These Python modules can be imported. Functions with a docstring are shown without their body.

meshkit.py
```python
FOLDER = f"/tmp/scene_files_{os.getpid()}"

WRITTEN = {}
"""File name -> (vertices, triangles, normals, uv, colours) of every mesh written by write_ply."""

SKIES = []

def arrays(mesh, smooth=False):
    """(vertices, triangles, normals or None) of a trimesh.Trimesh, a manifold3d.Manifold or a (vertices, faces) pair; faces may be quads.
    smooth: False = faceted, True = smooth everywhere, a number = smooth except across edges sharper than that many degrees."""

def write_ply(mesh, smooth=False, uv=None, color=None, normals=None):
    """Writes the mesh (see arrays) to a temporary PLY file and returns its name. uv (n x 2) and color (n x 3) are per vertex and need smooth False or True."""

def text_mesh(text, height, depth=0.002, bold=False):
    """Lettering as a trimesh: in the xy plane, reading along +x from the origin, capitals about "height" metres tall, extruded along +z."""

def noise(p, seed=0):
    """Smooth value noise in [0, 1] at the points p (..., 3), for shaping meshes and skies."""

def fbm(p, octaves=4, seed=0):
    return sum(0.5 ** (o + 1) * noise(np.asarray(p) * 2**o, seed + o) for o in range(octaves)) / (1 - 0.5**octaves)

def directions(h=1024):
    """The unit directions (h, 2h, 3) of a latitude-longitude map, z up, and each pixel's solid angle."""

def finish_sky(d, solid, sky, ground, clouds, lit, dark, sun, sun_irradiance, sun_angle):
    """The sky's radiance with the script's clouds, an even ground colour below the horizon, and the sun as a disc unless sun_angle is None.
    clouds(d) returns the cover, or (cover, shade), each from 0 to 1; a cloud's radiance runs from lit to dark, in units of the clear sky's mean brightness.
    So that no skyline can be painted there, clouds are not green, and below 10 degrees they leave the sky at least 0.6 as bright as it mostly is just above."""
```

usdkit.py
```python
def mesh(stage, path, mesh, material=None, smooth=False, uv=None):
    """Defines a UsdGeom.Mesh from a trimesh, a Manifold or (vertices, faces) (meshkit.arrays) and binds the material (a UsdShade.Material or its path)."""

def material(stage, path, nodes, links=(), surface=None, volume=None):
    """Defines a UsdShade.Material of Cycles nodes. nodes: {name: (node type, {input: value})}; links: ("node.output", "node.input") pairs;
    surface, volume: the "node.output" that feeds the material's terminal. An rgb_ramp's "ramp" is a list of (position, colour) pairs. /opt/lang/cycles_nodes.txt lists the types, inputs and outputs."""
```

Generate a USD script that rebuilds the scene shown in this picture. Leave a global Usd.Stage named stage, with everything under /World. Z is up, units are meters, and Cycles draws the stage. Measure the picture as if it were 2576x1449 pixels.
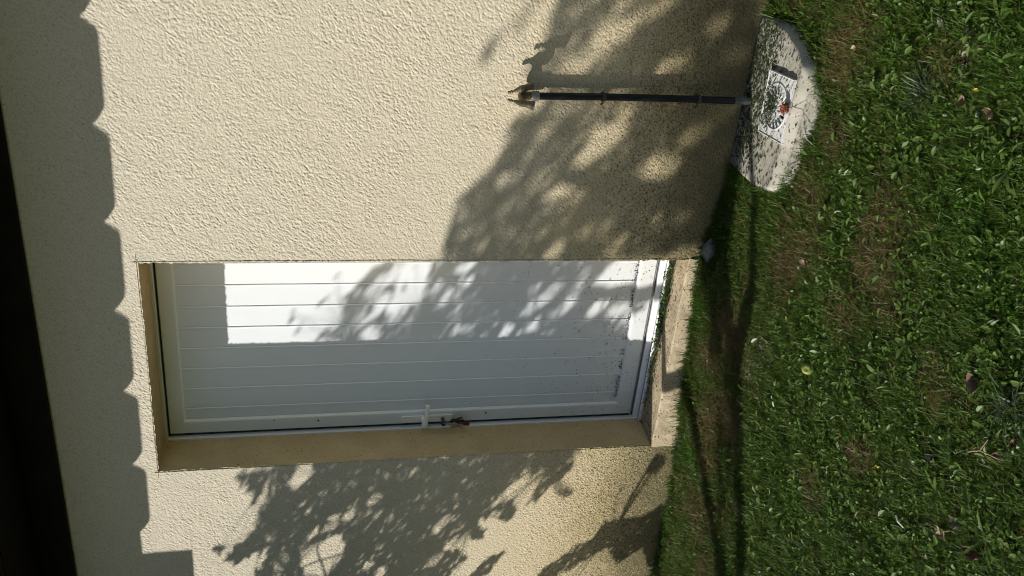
import math, random
import numpy as np
import trimesh, shapely, shapely.affinity, usdkit, meshkit
from shapely.geometry import Polygon, Point, box as sbox
from pxr import Usd, UsdGeom, UsdLux, UsdShade, Gf, Sdf, Vt

# ------------------------------------------------------------------ camera, sky, sun, exposure
stage = Usd.Stage.CreateInMemory()
UsdGeom.Xform.Define(stage, '/World')
SUN = np.array([-0.754, -0.456, 0.474]); SUN /= np.linalg.norm(SUN)      # towards the sun
EXPOSURE, SUN_I, SKY_I = 0.90, 1.0, 0.050

cam = UsdGeom.Camera.Define(stage, '/World/camera')
CAM = np.array([2.3477, -3.0035, 1.49007]); YAW, PITCH, ROLL = -0.48056, -0.22846, -0.01241
fw = np.array([math.sin(YAW) * math.cos(PITCH), math.cos(YAW) * math.cos(PITCH), math.sin(PITCH)])
r0 = np.array([math.cos(YAW), -math.sin(YAW), 0]); u0 = np.cross(r0, fw)
rr = math.cos(ROLL) * r0 + math.sin(ROLL) * u0; uu = -math.sin(ROLL) * r0 + math.cos(ROLL) * u0
# the phone was held upright: the picture lies on its side, its right is the world's down
M = np.eye(4); M[0, :3] = -uu; M[1, :3] = rr; M[2, :3] = -fw; M[3, :3] = CAM
cam.AddTransformOp().Set(Gf.Matrix4d(M.tolist()))
cam.CreateHorizontalApertureAttr(36.0); cam.CreateVerticalApertureAttr(36.0 * 9 / 16)
cam.CreateFocalLengthAttr(36.0 * 2298.58 / 2576)
cam.CreateClippingRangeAttr(Gf.Vec2f(0.05, 10000))
cam.CreateExposureAttr(EXPOSURE)

sky = UsdLux.DomeLight.Define(stage, '/World/sky')
sky_m = usdkit.material(stage, '/World/Looks/sky', {
    's': ('sky_texture', {'sky_type': 'single_scattering', 'sun_disc': False, 'sun_elevation': math.asin(SUN[2]),
                          'sun_rotation': math.atan2(SUN[0], SUN[1])}),
    'b': ('background_shader', {'strength': SKY_I})}, [('s.color', 'b.color')], surface='b.background')
UsdShade.MaterialBindingAPI.Apply(sky.GetPrim()).Bind(sky_m)
sky.GetPrim().SetCustomDataByKey('kind', 'structure')
sun = UsdLux.DistantLight.Define(stage, '/World/sun')
sun.CreateNormalizeAttr(True); sun.CreateIntensityAttr(SUN_I); sun.CreateAngleAttr(0.52)
sun.CreateColorAttr(Gf.Vec3f(1.0, 0.962, 0.90))
zx = np.cross([0, 0, 1.0], SUN); zx /= np.linalg.norm(zx); zy = np.cross(SUN, zx)
S = np.eye(4); S[0, :3] = zx; S[1, :3] = zy; S[2, :3] = SUN
sun.AddTransformOp().Set(Gf.Matrix4d(S.tolist()))

# ------------------------------------------------------------------ helpers
rng = np.random.default_rng(7)
used = {}
def numbered(path):
    n = used.get(path, -1) + 1; used[path] = n
    return path if n == 0 else f'{path}_{n:03d}'
def tag(prim, label=None, cat=None, group=None, kind=None):
    for k, v in (('label', label), ('category', cat), ('group', group), ('kind', kind)):
        if v: prim.SetCustomDataByKey(k, v)
    return prim
def obj(name, mesh, mat, parent=None, smooth=False, uv=None):
    base = str(parent.GetPath()) if parent is not None else '/World'
    return usdkit.mesh(stage, numbered(f'{base}/{name}'), mesh, LOOK[mat], smooth=smooth).GetPrim()
def thing(name, label, cat, loc=(0, 0, 0), group=None, rotz=0, scale=None):
    x = UsdGeom.Xform.Define(stage, numbered('/World/' + name))
    x.AddTranslateOp().Set(Gf.Vec3d(*map(float, loc)))
    if rotz: x.AddRotateZOp().Set(float(rotz))
    if scale: x.AddScaleOp().Set(Gf.Vec3f(*map(float, scale)))
    return tag(x.GetPrim(), label, cat, group)
def bx(x0, x1, y0, y1, z0, z1, bevel=0.0):
    if bevel:
        import manifold3d as m3
        b = bevel
        pts = [(x, y, z) for x in (x0, x1) for y in (y0, y1) for z in (z0, z1)]
        out = []
        for x, y, z in pts:
            sx, sy, sz = (1 if x == x0 else -1), (1 if y == y0 else -1), (1 if z == z0 else -1)
            out += [(x + sx * b, y + sy * b, z), (x + sx * b, y, z + sz * b), (x, y + sy * b, z + sz * b)]
        h = trimesh.convex.convex_hull(np.array(out)); return h
    m = trimesh.creation.box([x1 - x0, y1 - y0, z1 - z0]); m.apply_translation([(x0 + x1) / 2, (y0 + y1) / 2, (z0 + z1) / 2]); return m
cat = trimesh.util.concatenate
def tube(pts, rad, sides=10, cap=True):
    p = np.asarray(pts, float); n = len(p); rad = np.broadcast_to(rad, (n,))
    t = np.gradient(p, axis=0); t /= np.linalg.norm(t, axis=1, keepdims=True) + 1e-12
    ref = np.array([0.31, 0.22, 0.92]) if abs(t[:, 2]).mean() < .8 else np.array([1.0, .1, 0])
    a = np.cross(t, ref); a /= np.linalg.norm(a, axis=1, keepdims=True); b = np.cross(t, a)
    an = np.arange(sides) * 2 * np.pi / sides
    v = (p[:, None] + rad[:, None, None] * (np.cos(an)[None, :, None] * a[:, None] + np.sin(an)[None, :, None] * b[:, None])).reshape(-1, 3)
    i, j = np.meshgrid(np.arange(n - 1), np.arange(sides), indexing='ij')
    A = i * sides + j; B = i * sides + (j + 1) % sides
    f = np.stack([np.stack([A, B, B + sides], -1), np.stack([A, B + sides, A + sides], -1)], 2).reshape(-1, 3)
    if cap:
        v = np.vstack([v, p[0], p[-1]]); m = len(v)
        j = np.arange(sides)
        f = np.vstack([f, np.stack([np.full(sides, m - 2), (j + 1) % sides, j], 1),
                       np.stack([np.full(sides, m - 1), (n - 1) * sides + j, (n - 1) * sides + (j + 1) % sides], 1)])
    return trimesh.Trimesh(v, f, process=False)
def ball(c, r, sub=2, sc=(1, 1, 1)):
    m = trimesh.creation.icosphere(sub, 1.0); m.vertices = m.vertices * np.array(sc) * r + np.array(c); return m
def lathe(profile, sides=20):
    return trimesh.creation.revolve(np.array(profile), sections=sides)
def align(m, d, at):
    m.apply_transform(trimesh.geometry.align_vectors([0, 0, 1], d)); m.apply_translation(at); return m
def grid(X, Y, Z, flip=False):
    n, m = X.shape
    i, j = np.meshgrid(np.arange(n - 1), np.arange(m - 1), indexing='ij'); a = (i * m + j).ravel()
    f = np.vstack([np.stack([a, a + m, a + m + 1], 1), np.stack([a, a + m + 1, a + 1], 1)])
    if flip: f = f[:, ::-1]
    return trimesh.Trimesh(np.stack([X, Y, Z], -1).reshape(-1, 3), f, process=False)
noise, fbm = meshkit.noise, meshkit.fbm
def n2(x, y, s, seed=0): return noise(np.stack([np.asarray(x, float) / s, np.asarray(y, float) / s, np.zeros_like(np.asarray(x, float)) + seed * 3.7], -1), seed)
def sstep(a, b, x):
    t = np.clip((x - a) / (b - a), 0, 1); return t * t * (3 - 2 * t)

# ------------------------------------------------------------------ materials
LOOK = {}
def mat(name, nodes, links, surface='p.BSDF', volume=None):
    LOOK[name] = usdkit.material(stage, '/World/Looks/' + name, nodes, links, surface=surface, volume=volume)
def simple(name, col, rough=0.6, spec=0.4, metal=0.0, var=0.12, scale=40, bump=0.0, bscale=200, bdist=0.0006):
    c = np.array(col, float)
    nodes = {'g': ('geometry', {}), 'n': ('noise_texture', {'scale': scale, 'detail': 4}),
             'r': ('rgb_ramp', {'ramp': [(0.3, tuple(c * (1 - var))), (0.7, tuple(np.minimum(c * (1 + var), .95)))]}),
             'p': ('principled_bsdf', {'roughness': rough, 'specular_ior_level': spec, 'metallic': metal})}
    links = [('g.position', 'n.vector'), ('n.fac', 'r.fac'), ('r.color', 'p.base_color')]
    if bump:
        nodes['bn'] = ('noise_texture', {'scale': bscale, 'detail': 3}); nodes['b'] = ('bump', {'strength': bump, 'distance': bdist})
        links += [('g.position', 'bn.vector'), ('bn.fac', 'b.height'), ('b.normal', 'p.normal')]
    mat(name, nodes, links)
def leafy(name, stops, rough=0.5, trans=0.32, spec=0.22):
    """each blade or leaf takes its own tone of the ramp; thin, so a part of the light passes"""
    mat(name, {'g': ('geometry', {}), 'r': ('rgb_ramp', {'ramp': stops}),
               'p': ('principled_bsdf', {'roughness': rough, 'specular_ior_level': spec}),
               't': ('translucent_bsdf', {}), 'm': ('mix_closure', {'fac': trans})},
        [('g.random_per_island', 'r.fac'), ('r.color', 'p.base_color'), ('r.color', 't.color'), ('p.BSDF', 'm.closure1'), ('t.BSDF', 'm.closure2')], surface='m.closure')

# roughcast render: warm grey-beige, ochre towards the foot of the wall where splashed soil has stained it, dark pits in the lowest part, a green film at the ground
mat('roughcast', {
    'g': ('geometry', {}), 'x': ('separate_xyz', {}),
    'nb': ('noise_texture', {'scale': 2.6, 'detail': 6, 'roughness': .65}), 'nf': ('noise_texture', {'scale': 165, 'detail': 3, 'roughness': .6}),
    'zj': ('math', {'math_type': 'multiply_add', 'value2': 0.9, 'value3': -0.45}), 'zz': ('math', {'math_type': 'add'}),
    'zr': ('map_range', {'from_min': -0.15, 'from_max': 2.4, 'to_min': 0, 'to_max': 1, 'clamp': True}),
    'ramp': ('rgb_ramp', {'ramp': [(0.0, (.26, .22, .125)), (0.10, (.41, .335, .185)), (0.21, (.515, .43, .275)), (0.42, (.53, .47, .355)), (1.0, (.53, .485, .395))]}),
    'fr': ('rgb_ramp', {'ramp': [(0.30, (.74, .72, .69)), (0.5, (1, 1, 1))]}), 'mul': ('mix_color', {'blend_type': 'multiply', 'fac': 1.0}),  # darkens the fine pits in the colour, painted shade besides their dirt
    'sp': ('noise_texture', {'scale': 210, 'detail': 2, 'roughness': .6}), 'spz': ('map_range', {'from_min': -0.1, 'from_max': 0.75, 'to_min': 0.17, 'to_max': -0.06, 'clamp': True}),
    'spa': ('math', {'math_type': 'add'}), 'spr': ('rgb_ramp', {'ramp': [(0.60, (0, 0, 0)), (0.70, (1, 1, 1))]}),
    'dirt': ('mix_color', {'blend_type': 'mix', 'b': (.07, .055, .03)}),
    'gz': ('map_range', {'from_min': -0.10, 'from_max': 0.20, 'to_min': 1.3, 'to_max': 0.0, 'clamp': True}), 'gn': ('noise_texture', {'scale': 9, 'detail': 4}),
    'gm': ('math', {'math_type': 'multiply'}), 'moss': ('mix_color', {'blend_type': 'mix', 'b': (.085, .08, .035)}),
    'dx': ('map_range', {'from_min': .75, 'from_max': 1.25, 'to_min': .12, 'to_max': 1.0, 'clamp': True}), 'dz': ('map_range', {'from_min': -.08, 'from_max': .48, 'to_min': 1.25, 'to_max': 0.0, 'clamp': True}),
    'dn': ('noise_texture', {'scale': 14, 'detail': 6, 'roughness': .7}), 'd1': ('math', {'math_type': 'multiply'}), 'd2': ('math', {'math_type': 'multiply', 'use_clamp': True}), 'splash': ('mix_color', {'blend_type': 'mix', 'b': (.115, .098, .055)}),
    'b': ('bump', {'strength': 0.75, 'distance': 0.0034}),
    'p': ('principled_bsdf', {'roughness': 0.92, 'specular_ior_level': 0.15})},
    [('g.position', 'x.vector'), ('g.position', 'nb.vector'), ('g.position', 'nf.vector'), ('nb.fac', 'zj.value1'), ('x.z', 'zz.value1'), ('zj.value', 'zz.value2'),
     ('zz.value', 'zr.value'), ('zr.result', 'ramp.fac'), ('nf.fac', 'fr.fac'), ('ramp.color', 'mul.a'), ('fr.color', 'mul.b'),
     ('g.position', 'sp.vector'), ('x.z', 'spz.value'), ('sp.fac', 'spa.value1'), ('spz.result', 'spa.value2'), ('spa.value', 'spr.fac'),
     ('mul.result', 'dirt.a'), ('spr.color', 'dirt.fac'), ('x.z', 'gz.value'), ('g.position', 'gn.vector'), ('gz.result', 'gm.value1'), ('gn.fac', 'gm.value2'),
     ('dirt.result', 'moss.a'), ('gm.value', 'moss.fac'), ('x.x', 'dx.value'), ('x.z', 'dz.value'), ('g.position', 'dn.vector'), ('dx.result', 'd1.value1'), ('dz.result', 'd1.value2'), ('d1.value', 'd2.value1'), ('dn.fac', 'd2.value2'), ('moss.result', 'splash.a'), ('d2.value', 'splash.fac'), ('splash.result', 'p.base_color'), ('nf.fac', 'b.height'), ('b.normal', 'p.normal')])
def plaster(name, c0, c1, speck):
    mat(name, {'g': ('geometry', {}), 'n': ('noise_texture', {'scale': 7, 'detail': 5}), 'r': ('rgb_ramp', {'ramp': [(.3, c0), (.7, c1)]}),
               's': ('noise_texture', {'scale': 130, 'detail': 2}), 'sr': ('rgb_ramp', {'ramp': [(speck, (0, 0, 0)), (speck + .05, (1, 1, 1))]}),
               'd': ('mix_color', {'b': (.06, .045, .025)}), 'bn': ('noise_texture', {'scale': 260, 'detail': 4}), 'b': ('bump', {'strength': .5, 'distance': .0012}),
               'p': ('principled_bsdf', {'roughness': .9, 'specular_ior_level': .15})},
        [('g.position', 'n.vector'), ('n.fac', 'r.fac'), ('g.position', 's.vector'), ('s.fac', 'sr.fac'), ('r.color', 'd.a'), ('sr.color', 'd.fac'), ('d.result', 'p.base_color'),
         ('g.position', 'bn.vector'), ('bn.fac', 'b.height'), ('b.normal', 'p.normal')])
plaster('reveal_plaster', (.43, .335, .19), (.50, .40, .235), .66)
plaster('sill_plaster', (.26, .21, .135), (.47, .39, .265), .60)
plaster('slab_mortar', (.22, .21, .17), (.36, .335, .28), .67)
mat('white_pvc', {'g': ('geometry', {}), 'x': ('separate_xyz', {}), 'n': ('noise_texture', {'scale': 5, 'detail': 6, 'roughness': .65}), 'nv': ('mapping', {'scale': (3, 3, .5)}), 'n2': ('noise_texture', {'scale': 9, 'detail': 4}),
                  'z': ('map_range', {'from_min': 0.0, 'from_max': .55, 'to_min': .62, 'to_max': .06, 'clamp': True}), 'm': ('math', {'math_type': 'multiply'}), 'r': ('rgb_ramp', {'ramp': [(.0, (.70, .732, .768)), (.5, (.60, .59, .55)), (1, (.42, .38, .30))]}),
                  'rr': ('map_range', {'from_min': .3, 'from_max': .7, 'to_min': .28, 'to_max': .45}), 'p': ('principled_bsdf', {'specular_ior_level': .42})},
    [('g.position', 'x.vector'), ('g.position', 'nv.vector'), ('nv.vector', 'n.vector'), ('g.position', 'n2.vector'), ('x.z', 'z.value'), ('z.result', 'm.value1'), ('n.fac', 'm.value2'), ('m.value', 'r.fac'), ('r.color', 'p.base_color'), ('n2.fac', 'rr.value'), ('rr.result', 'p.roughness')])
simple('white_metal', (.80, .80, .79), rough=.28, spec=.5, var=.02)
simple('rubber', (.035, .036, .038), rough=.7)
simple('alu', (.42, .42, .41), rough=.4, metal=.5, var=.2, scale=60)
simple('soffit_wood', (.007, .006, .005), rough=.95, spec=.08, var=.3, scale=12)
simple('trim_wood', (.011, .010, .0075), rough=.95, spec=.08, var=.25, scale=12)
simple('terracotta', (.030, .026, .020), rough=.85, var=.25, scale=18)
simple('pe_pipe', (.008, .009, .012), rough=.36, spec=.35, var=.4, scale=25)
simple('pe_scuffed', (.085, .085, .088), rough=.6, var=.3, scale=60)
simple('brass_old', (.16, .125, .07), rough=.55, metal=.35, var=.35, scale=90)
simple('nickel_grey', (.20, .20, .185), rough=.45, metal=.3, var=.3, scale=80)
simple('rust', (.055, .040, .026), rough=.85, var=.4, scale=120)
simple('key_steel', (.42, .41, .39), rough=.3, metal=.9, var=.15)
simple('key_dark', (.06, .055, .05), rough=.5, metal=.4)
simple('tag_red', (.075, .022, .018), rough=.4)
simple('grate_plastic', (.50, .50, .475), rough=.5, var=.10, scale=60)
simple('pit_dark', (.02, .018, .015), rough=.9)
simple('stone_pale', (.29, .28, .255), rough=.85, var=.2, scale=120, bump=.4)
simple('stone_grey', (.14, .136, .128), rough=.9, var=.3, scale=70, bump=.5)
simple('bark', (.10, .075, .05), rough=.9, var=.35, scale=50, bump=.5)
simple('apple_skin', (.16, .18, .032), rough=.45, var=.22, scale=70)
simple('red_petals', (.16, .036, .016), rough=.75, var=.5, scale=170)
simple('leaf_tan', (.24, .165, .10), rough=.7, var=.25, scale=120)
simple('leaf_brown', (.19, .125, .08), rough=.7, var=.35, scale=100)
simple('leaf_grey', (.15, .13, .105), rough=.75, var=.25, scale=120)
simple('leaf_russet', (.105, .042, .028), rough=.7, var=.4, scale=120)
simple('leaf_yellow', (.42, .38, .05), rough=.6, var=.2, scale=120)
simple('straw_white', (.62, .60, .52), rough=.7)
mat('soil', {'g': ('geometry', {}), 'n': ('noise_texture', {'scale': 28, 'detail': 8, 'roughness': .65}),
             'r': ('rgb_ramp', {'ramp': [(.3, (.030, .024, .013)), (.55, (.085, .066, .036)), (.75, (.14, .112, .062))]}),
             'gr': ('rgb_ramp', {'ramp': [(.3, (.035, .05, .012)), (.55, (.075, .095, .022)), (.75, (.14, .14, .045))]}),
             'c': ('vector_math', {'math_type': 'distance', 'vector2': (.8, -.8, 0)}), 'f': ('map_range', {'from_min': 1.5, 'from_max': 2.1, 'to_min': 0, 'to_max': 1, 'clamp': True}), 'mx': ('mix_color', {}),
             'b': ('bump', {'strength': .8, 'distance': .006}), 'p': ('principled_bsdf', {'roughness': .95, 'specular_ior_level': .1})},
    [('g.position', 'n.vector'), ('n.fac', 'r.fac'), ('n.fac', 'gr.fac'), ('g.position', 'c.vector1'), ('c.value', 'f.value'), ('f.result', 'mx.fac'), ('r.color', 'mx.a'), ('gr.color', 'mx.b'), ('mx.result', 'p.base_color'), ('n.fac', 'b.height'), ('b.normal', 'p.normal')])
leafy('grass_green', [(0, (.050, .095, .010)), (.4, (.092, .155, .016)), (.75, (.15, .21, .028)), (1, (.25, .26, .07))])
leafy('grass_lush', [(0, (.045, .11, .009)), (.6, (.085, .185, .016)), (1, (.14, .25, .03))])
leafy('grass_dry', [(0, (.10, .075, .030)), (.4, (.23, .175, .070)), (.8, (.37, .295, .135)), (1, (.52, .44, .24))], trans=.15)
leafy('clover_leaf', [(0, (.055, .11, .012)), (.5, (.105, .185, .020)), (.85, (.17, .25, .034)), (1, (.26, .31, .075))], rough=.42)
leafy('weed_leaf', [(0, (.080, .13, .028)), (.5, (.14, .20, .042)), (1, (.21, .27, .07))], rough=.4)
leafy('tuft_leaf', [(0, (.040, .062, .030)), (.5, (.070, .100, .050)), (1, (.14, .165, .085))], rough=.4)
leafy('clipping', [(0, (.030, .042, .014)), (.5, (.065, .09, .028)), (1, (.12, .14, .05))], trans=.1)
leafy('mud_fleck', [(0, (.012, .011, .008)), (1, (.04, .038, .025))], trans=.0)
leafy('tree_leaf', [(0, (.03, .06, .02)), (1, (.07, .11, .035))], trans=.12)

# ------------------------------------------------------------------ ground
W, H, DEP = 0.90, 2.0308, 0.235
BASE = np.array([(-3, -.15), (-.78, -.150), (-.3, -.150), (.04, -.105), (.45, -.078), (.9, -.040), (1.06, -.066), (1.25, -.100), (1.6, -.112), (1.9, -.10), (4, -.11)])
def ground_z(x, y):
    x = np.asarray(x, float); y = np.asarray(y, float)
    near = np.interp(x, BASE[:, 0], BASE[:, 1])
    z = -.132 + (near + .132) * np.exp(-np.maximum(-y, 0) / .22)
    fade = np.exp(-np.maximum(np.hypot(x - .8, y + .9) - 3, 0) / 2)
    return z + fade * (.022 * (n2(x, y, .33, 3) - .5) + .020 * (n2(x, y, .085, 5) - .5) + .016 * (n2(x, y, .038, 6) - .5))
def axis(a, b, step, far):
    return np.concatenate([-np.array(far[::-1]) + a, np.arange(a, b + 1e-9, step), b + np.array(far)])
FAR = [.2, .6, 1.4, 3, 6, 12, 25, 50, 100]
gx, gy = np.meshgrid(axis(-1.6, 3.0, .015, FAR), axis(-2.8, 0.3, .015, FAR), indexing='ij')
tag(obj('ground', grid(gx, gy, ground_z(gx, gy)), 'soil', smooth=True), kind='structure')

# ------------------------------------------------------------------ house
house = thing('house', 'beige roughcast house with a white door set back in its wall and dark eaves', 'house')
ST = 0.0030
xs = np.concatenate([np.arange(-.95, 0, ST), np.arange(0, W, ST), np.arange(W, 2.08, ST)])
zs = np.concatenate([np.arange(-.26, 0, ST), np.arange(0, H, ST), np.arange(H, 2.52, ST)])
X, Z = np.meshgrid(xs, zs, indexing='ij')
def relief(X, Z):
    wx = X + .004 * (n2(X, Z, .013, 11) - .5); wz = Z + .004 * (n2(X, Z, .013, 12) - .5)
    n = .30 * n2(wx, wz, .0062, 1) + .70 * n2(wx, wz, .0036, 2)
    big = .2 + .8 * sstep(.25, .7, .6 * n2(X, Z, .05, 4) + .4 * n2(X, Z, .3, 14))
    return .0022 * sstep(.28, .60, n) * (.4 + .6 * big) + .0012 * n2(X, Z, .16, 9)
hgt = relief(X, Z)
inside = (X > 1e-6) & (X < W - 1e-6) & (Z > 1e-6) & (Z < H - 1e-6)
# the corner of the opening is worn uneven: the grains lean a few millimetres into it
rag = .007 * n2(X, Z, .012, 21) * 1.0
dl = np.clip(1 - np.abs(X - 0) / .008, 0, 1) * ((Z > -.01) & (Z < H + .01)); dr = np.clip(1 - np.abs(X - W) / .008, 0, 1) * ((Z > -.01) & (Z < H + .01))
dt = np.clip(1 - np.abs(Z - H) / .008, 0, 1) * ((X > -.01) & (X < W + .01))
Xd = X + rag * dl * (X <= 1e-6) - rag * dr * (X >= W - 1e-6); Zd = Z - rag * dt * (Z >= H - 1e-6)
wall_m = grid(Xd, -hgt, Zd)
n_, m_ = X.shape
cx = (X[:-1, :-1] + X[1:, 1:]) / 2; cz = (Z[:-1, :-1] + Z[1:, 1:]) / 2
keep = ~((cx > 0) & (cx < W) & (cz > 0) & (cz < H)).ravel()
wall_m = trimesh.Trimesh(wall_m.vertices, wall_m.faces[np.concatenate([keep, keep])], process=False)
wall_m.remove_unreferenced_vertices()
if wall_m.face_normals[0][1] > 0: wall_m.invert()
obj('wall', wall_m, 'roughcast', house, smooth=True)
# the wall goes on to both sides, round the corner and at the back
side = cat([bx(-1.5, -.95, -.0015, .25, -.6, 2.52), bx(2.077, 6, -.0015, .25, -.6, 2.52), bx(-1.5, -1.25, .25, 6, -.6, 2.52), bx(5.75, 6, .25, 6, -.6, 2.52), bx(-1.25, 5.75, 5.75, 6, -.6, 2.52)])
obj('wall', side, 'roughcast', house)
# reveal: three smooth ochre cheeks
def cheek(P):
    v = np.stack([P[0], P[1], P[2]], -1); return grid(*np.moveaxis(v, -1, 0))
a, b = np.meshgrid(np.linspace(-.0035, DEP + .02, 60), np.linspace(-.02, H + .012, 420), indexing='ij')
rel = lambda u, v, s: .0016 * n2(u, v, .012, s) + .003 * n2(u, v, .2, s + 1)
left = grid(-.0 - .02 * np.clip(a / DEP, 0, 1) - rel(a, b, 31) + .001, a, b, flip=True)
right = grid(W + .02 * np.clip(a / DEP, 0, 1) + rel(a, b, 33) - .001, a, b)
a2, b2 = np.meshgrid(np.linspace(-.0035, DEP + .02, 60), np.linspace(-.03, W + .03, 200), indexing='ij')
top = grid(b2, a2, H + rel(a2, b2, 35) - .001, flip=False)
for nm, m in (('reveal', left), ('reveal', right), ('reveal', top)): obj(nm, m, 'reveal_plaster', house, smooth=True)
# sill: smooth plaster, its front edge rounded over into the wall below
sy = np.concatenate([np.linspace(0, .006, 5), np.linspace(.008, .205, 55)])
A, B = np.meshgrid(np.linspace(-.004, W + .004, 210), sy, indexing='ij')
zt = .004 - .022 * (B / .2) + .004 * (n2(A, B, .05, 41) - .5) + .0025 * (n2(A, B, .012, 42) - .5) - .006 * np.clip(1 - B / .006, 0, 1) ** 2
sill_top = grid(A, B - .0062, zt)
C, D_ = np.meshgrid(np.linspace(-.004, W + .004, 210), np.linspace(0, 1, 24), indexing='ij')
front = grid(C, -.0064 - .004 * n2(C, D_ * .14, .02, 43) * np.clip(D_ * 8, 0, 1), zt[:, :1] - D_ * .14, flip=True)
obj('door_sill', cat([sill_top, front]), 'sill_plaster', house, smooth=True)
# eaves
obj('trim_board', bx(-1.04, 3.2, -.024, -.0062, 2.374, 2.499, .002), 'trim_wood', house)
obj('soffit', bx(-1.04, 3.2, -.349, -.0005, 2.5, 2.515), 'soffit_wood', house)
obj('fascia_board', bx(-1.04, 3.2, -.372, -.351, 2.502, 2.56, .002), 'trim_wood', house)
obj('added_eave_block', bx(-1.5, -1.041, -.395, -.0065, 2.326, 2.62, .012), 'trim_wood', house)  # unseen block, added to cast the stepped shadow at the left of the wall
roof = cat([trimesh.Trimesh([(-1.6, -.36, 2.56), (6.2, -.36, 2.56), (6.2, 3, 3.5), (-1.6, 3, 3.5), (6.2, 6.4, 2.56), (-1.6, 6.4, 2.56)], [(0, 1, 2), (0, 2, 3), (3, 2, 4), (3, 4, 5)], process=False)])
obj('roof', roof, 'terracotta', house)
pitch = .335; xk = 1.028
for k in range(-6, 8):
    x1 = xk + k * pitch; x0 = x1 - pitch
    if x0 < -1.06: x0 = -1.06
    if x1 - x0 < .2: continue
    nz = .044
    # front edge of a roman tile: flat pan and barrel, with a gap up to the joint at either side
    lip = Polygon([(x0 + .001, 2.517 + nz + .012), (x0 + .006, 2.517 + nz), (x0 + .044, 2.521), (x0 + .066, 2.517), (x1 - .055, 2.513), (x1 - .036, 2.519), (x1 - .006, 2.517 + nz), (x1 - .001, 2.517 + nz + .012),
                   (x1 - .001, 2.591), (x1 - .05, 2.631), (x1 - .12, 2.636), (x1 - .17, 2.596), (x0 + .001, 2.591)])
    m = trimesh.creation.extrude_polygon(lip, .022, engine='earcut')
    v = m.vertices.copy(); m.vertices = np.stack([v[:, 0], -.425 + v[:, 2], v[:, 1]], 1)
    back = [(x0 + .001, 2.592), (x1 - .17, 2.597), (x1 - .12, 2.637), (x1 - .05, 2.632), (x1 - .001, 2.592)]
    yy = np.array([-.403, .05]); P = np.array(back)
    Xb = np.repeat(P[:, :1], 2, 1); Yb = np.repeat(yy[None], len(P), 0); Zb = P[:, 1:] + (Yb + .403) * .28 + .012
    obj('roof_tile', cat([m, grid(Xb, Yb, Zb, flip=True)]), 'terracotta', house)

# ------------------------------------------------------------------ door (part of the house): leaf, planks, stiles, rails, frame, seal, handle, lock, threshold
YF = .235                                               # face of stiles and rails
door = obj('door', bx(-.012, .912, .262, .30, -.03, H - .004), 'white_pvc', house)
def dpart(name, m, mt='white_pvc', smooth=False): return obj(name, m, mt, door, smooth=smooth)
lines = [.065, .120, .2155, .310, .4035, .4965, .5885, .682, .775, .835]
for a_, b_ in zip(lines[:-1], lines[1:]):
    g = .0022
    pl = Polygon([(a_ + .0002, .2625), (a_ + .0002, .2514), (a_ + g + .001, .2500), (b_ - .0085, .2500), (b_ - .006, .2480), (b_ - .0025, .2480), (b_ - .0002, .2500), (b_ - .0002, .2625)])
    m = trimesh.creation.extrude_polygon(pl, 1.86, engine='earcut'); m.apply_translation([0, 0, .096]); dpart('plank', m)
def member(p0, p1, w0, w1, side):
    """a stile or rail with a sloped inner edge; p: (u0, u1) across, (w0, w1) along, mitred"""
    return None
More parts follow.
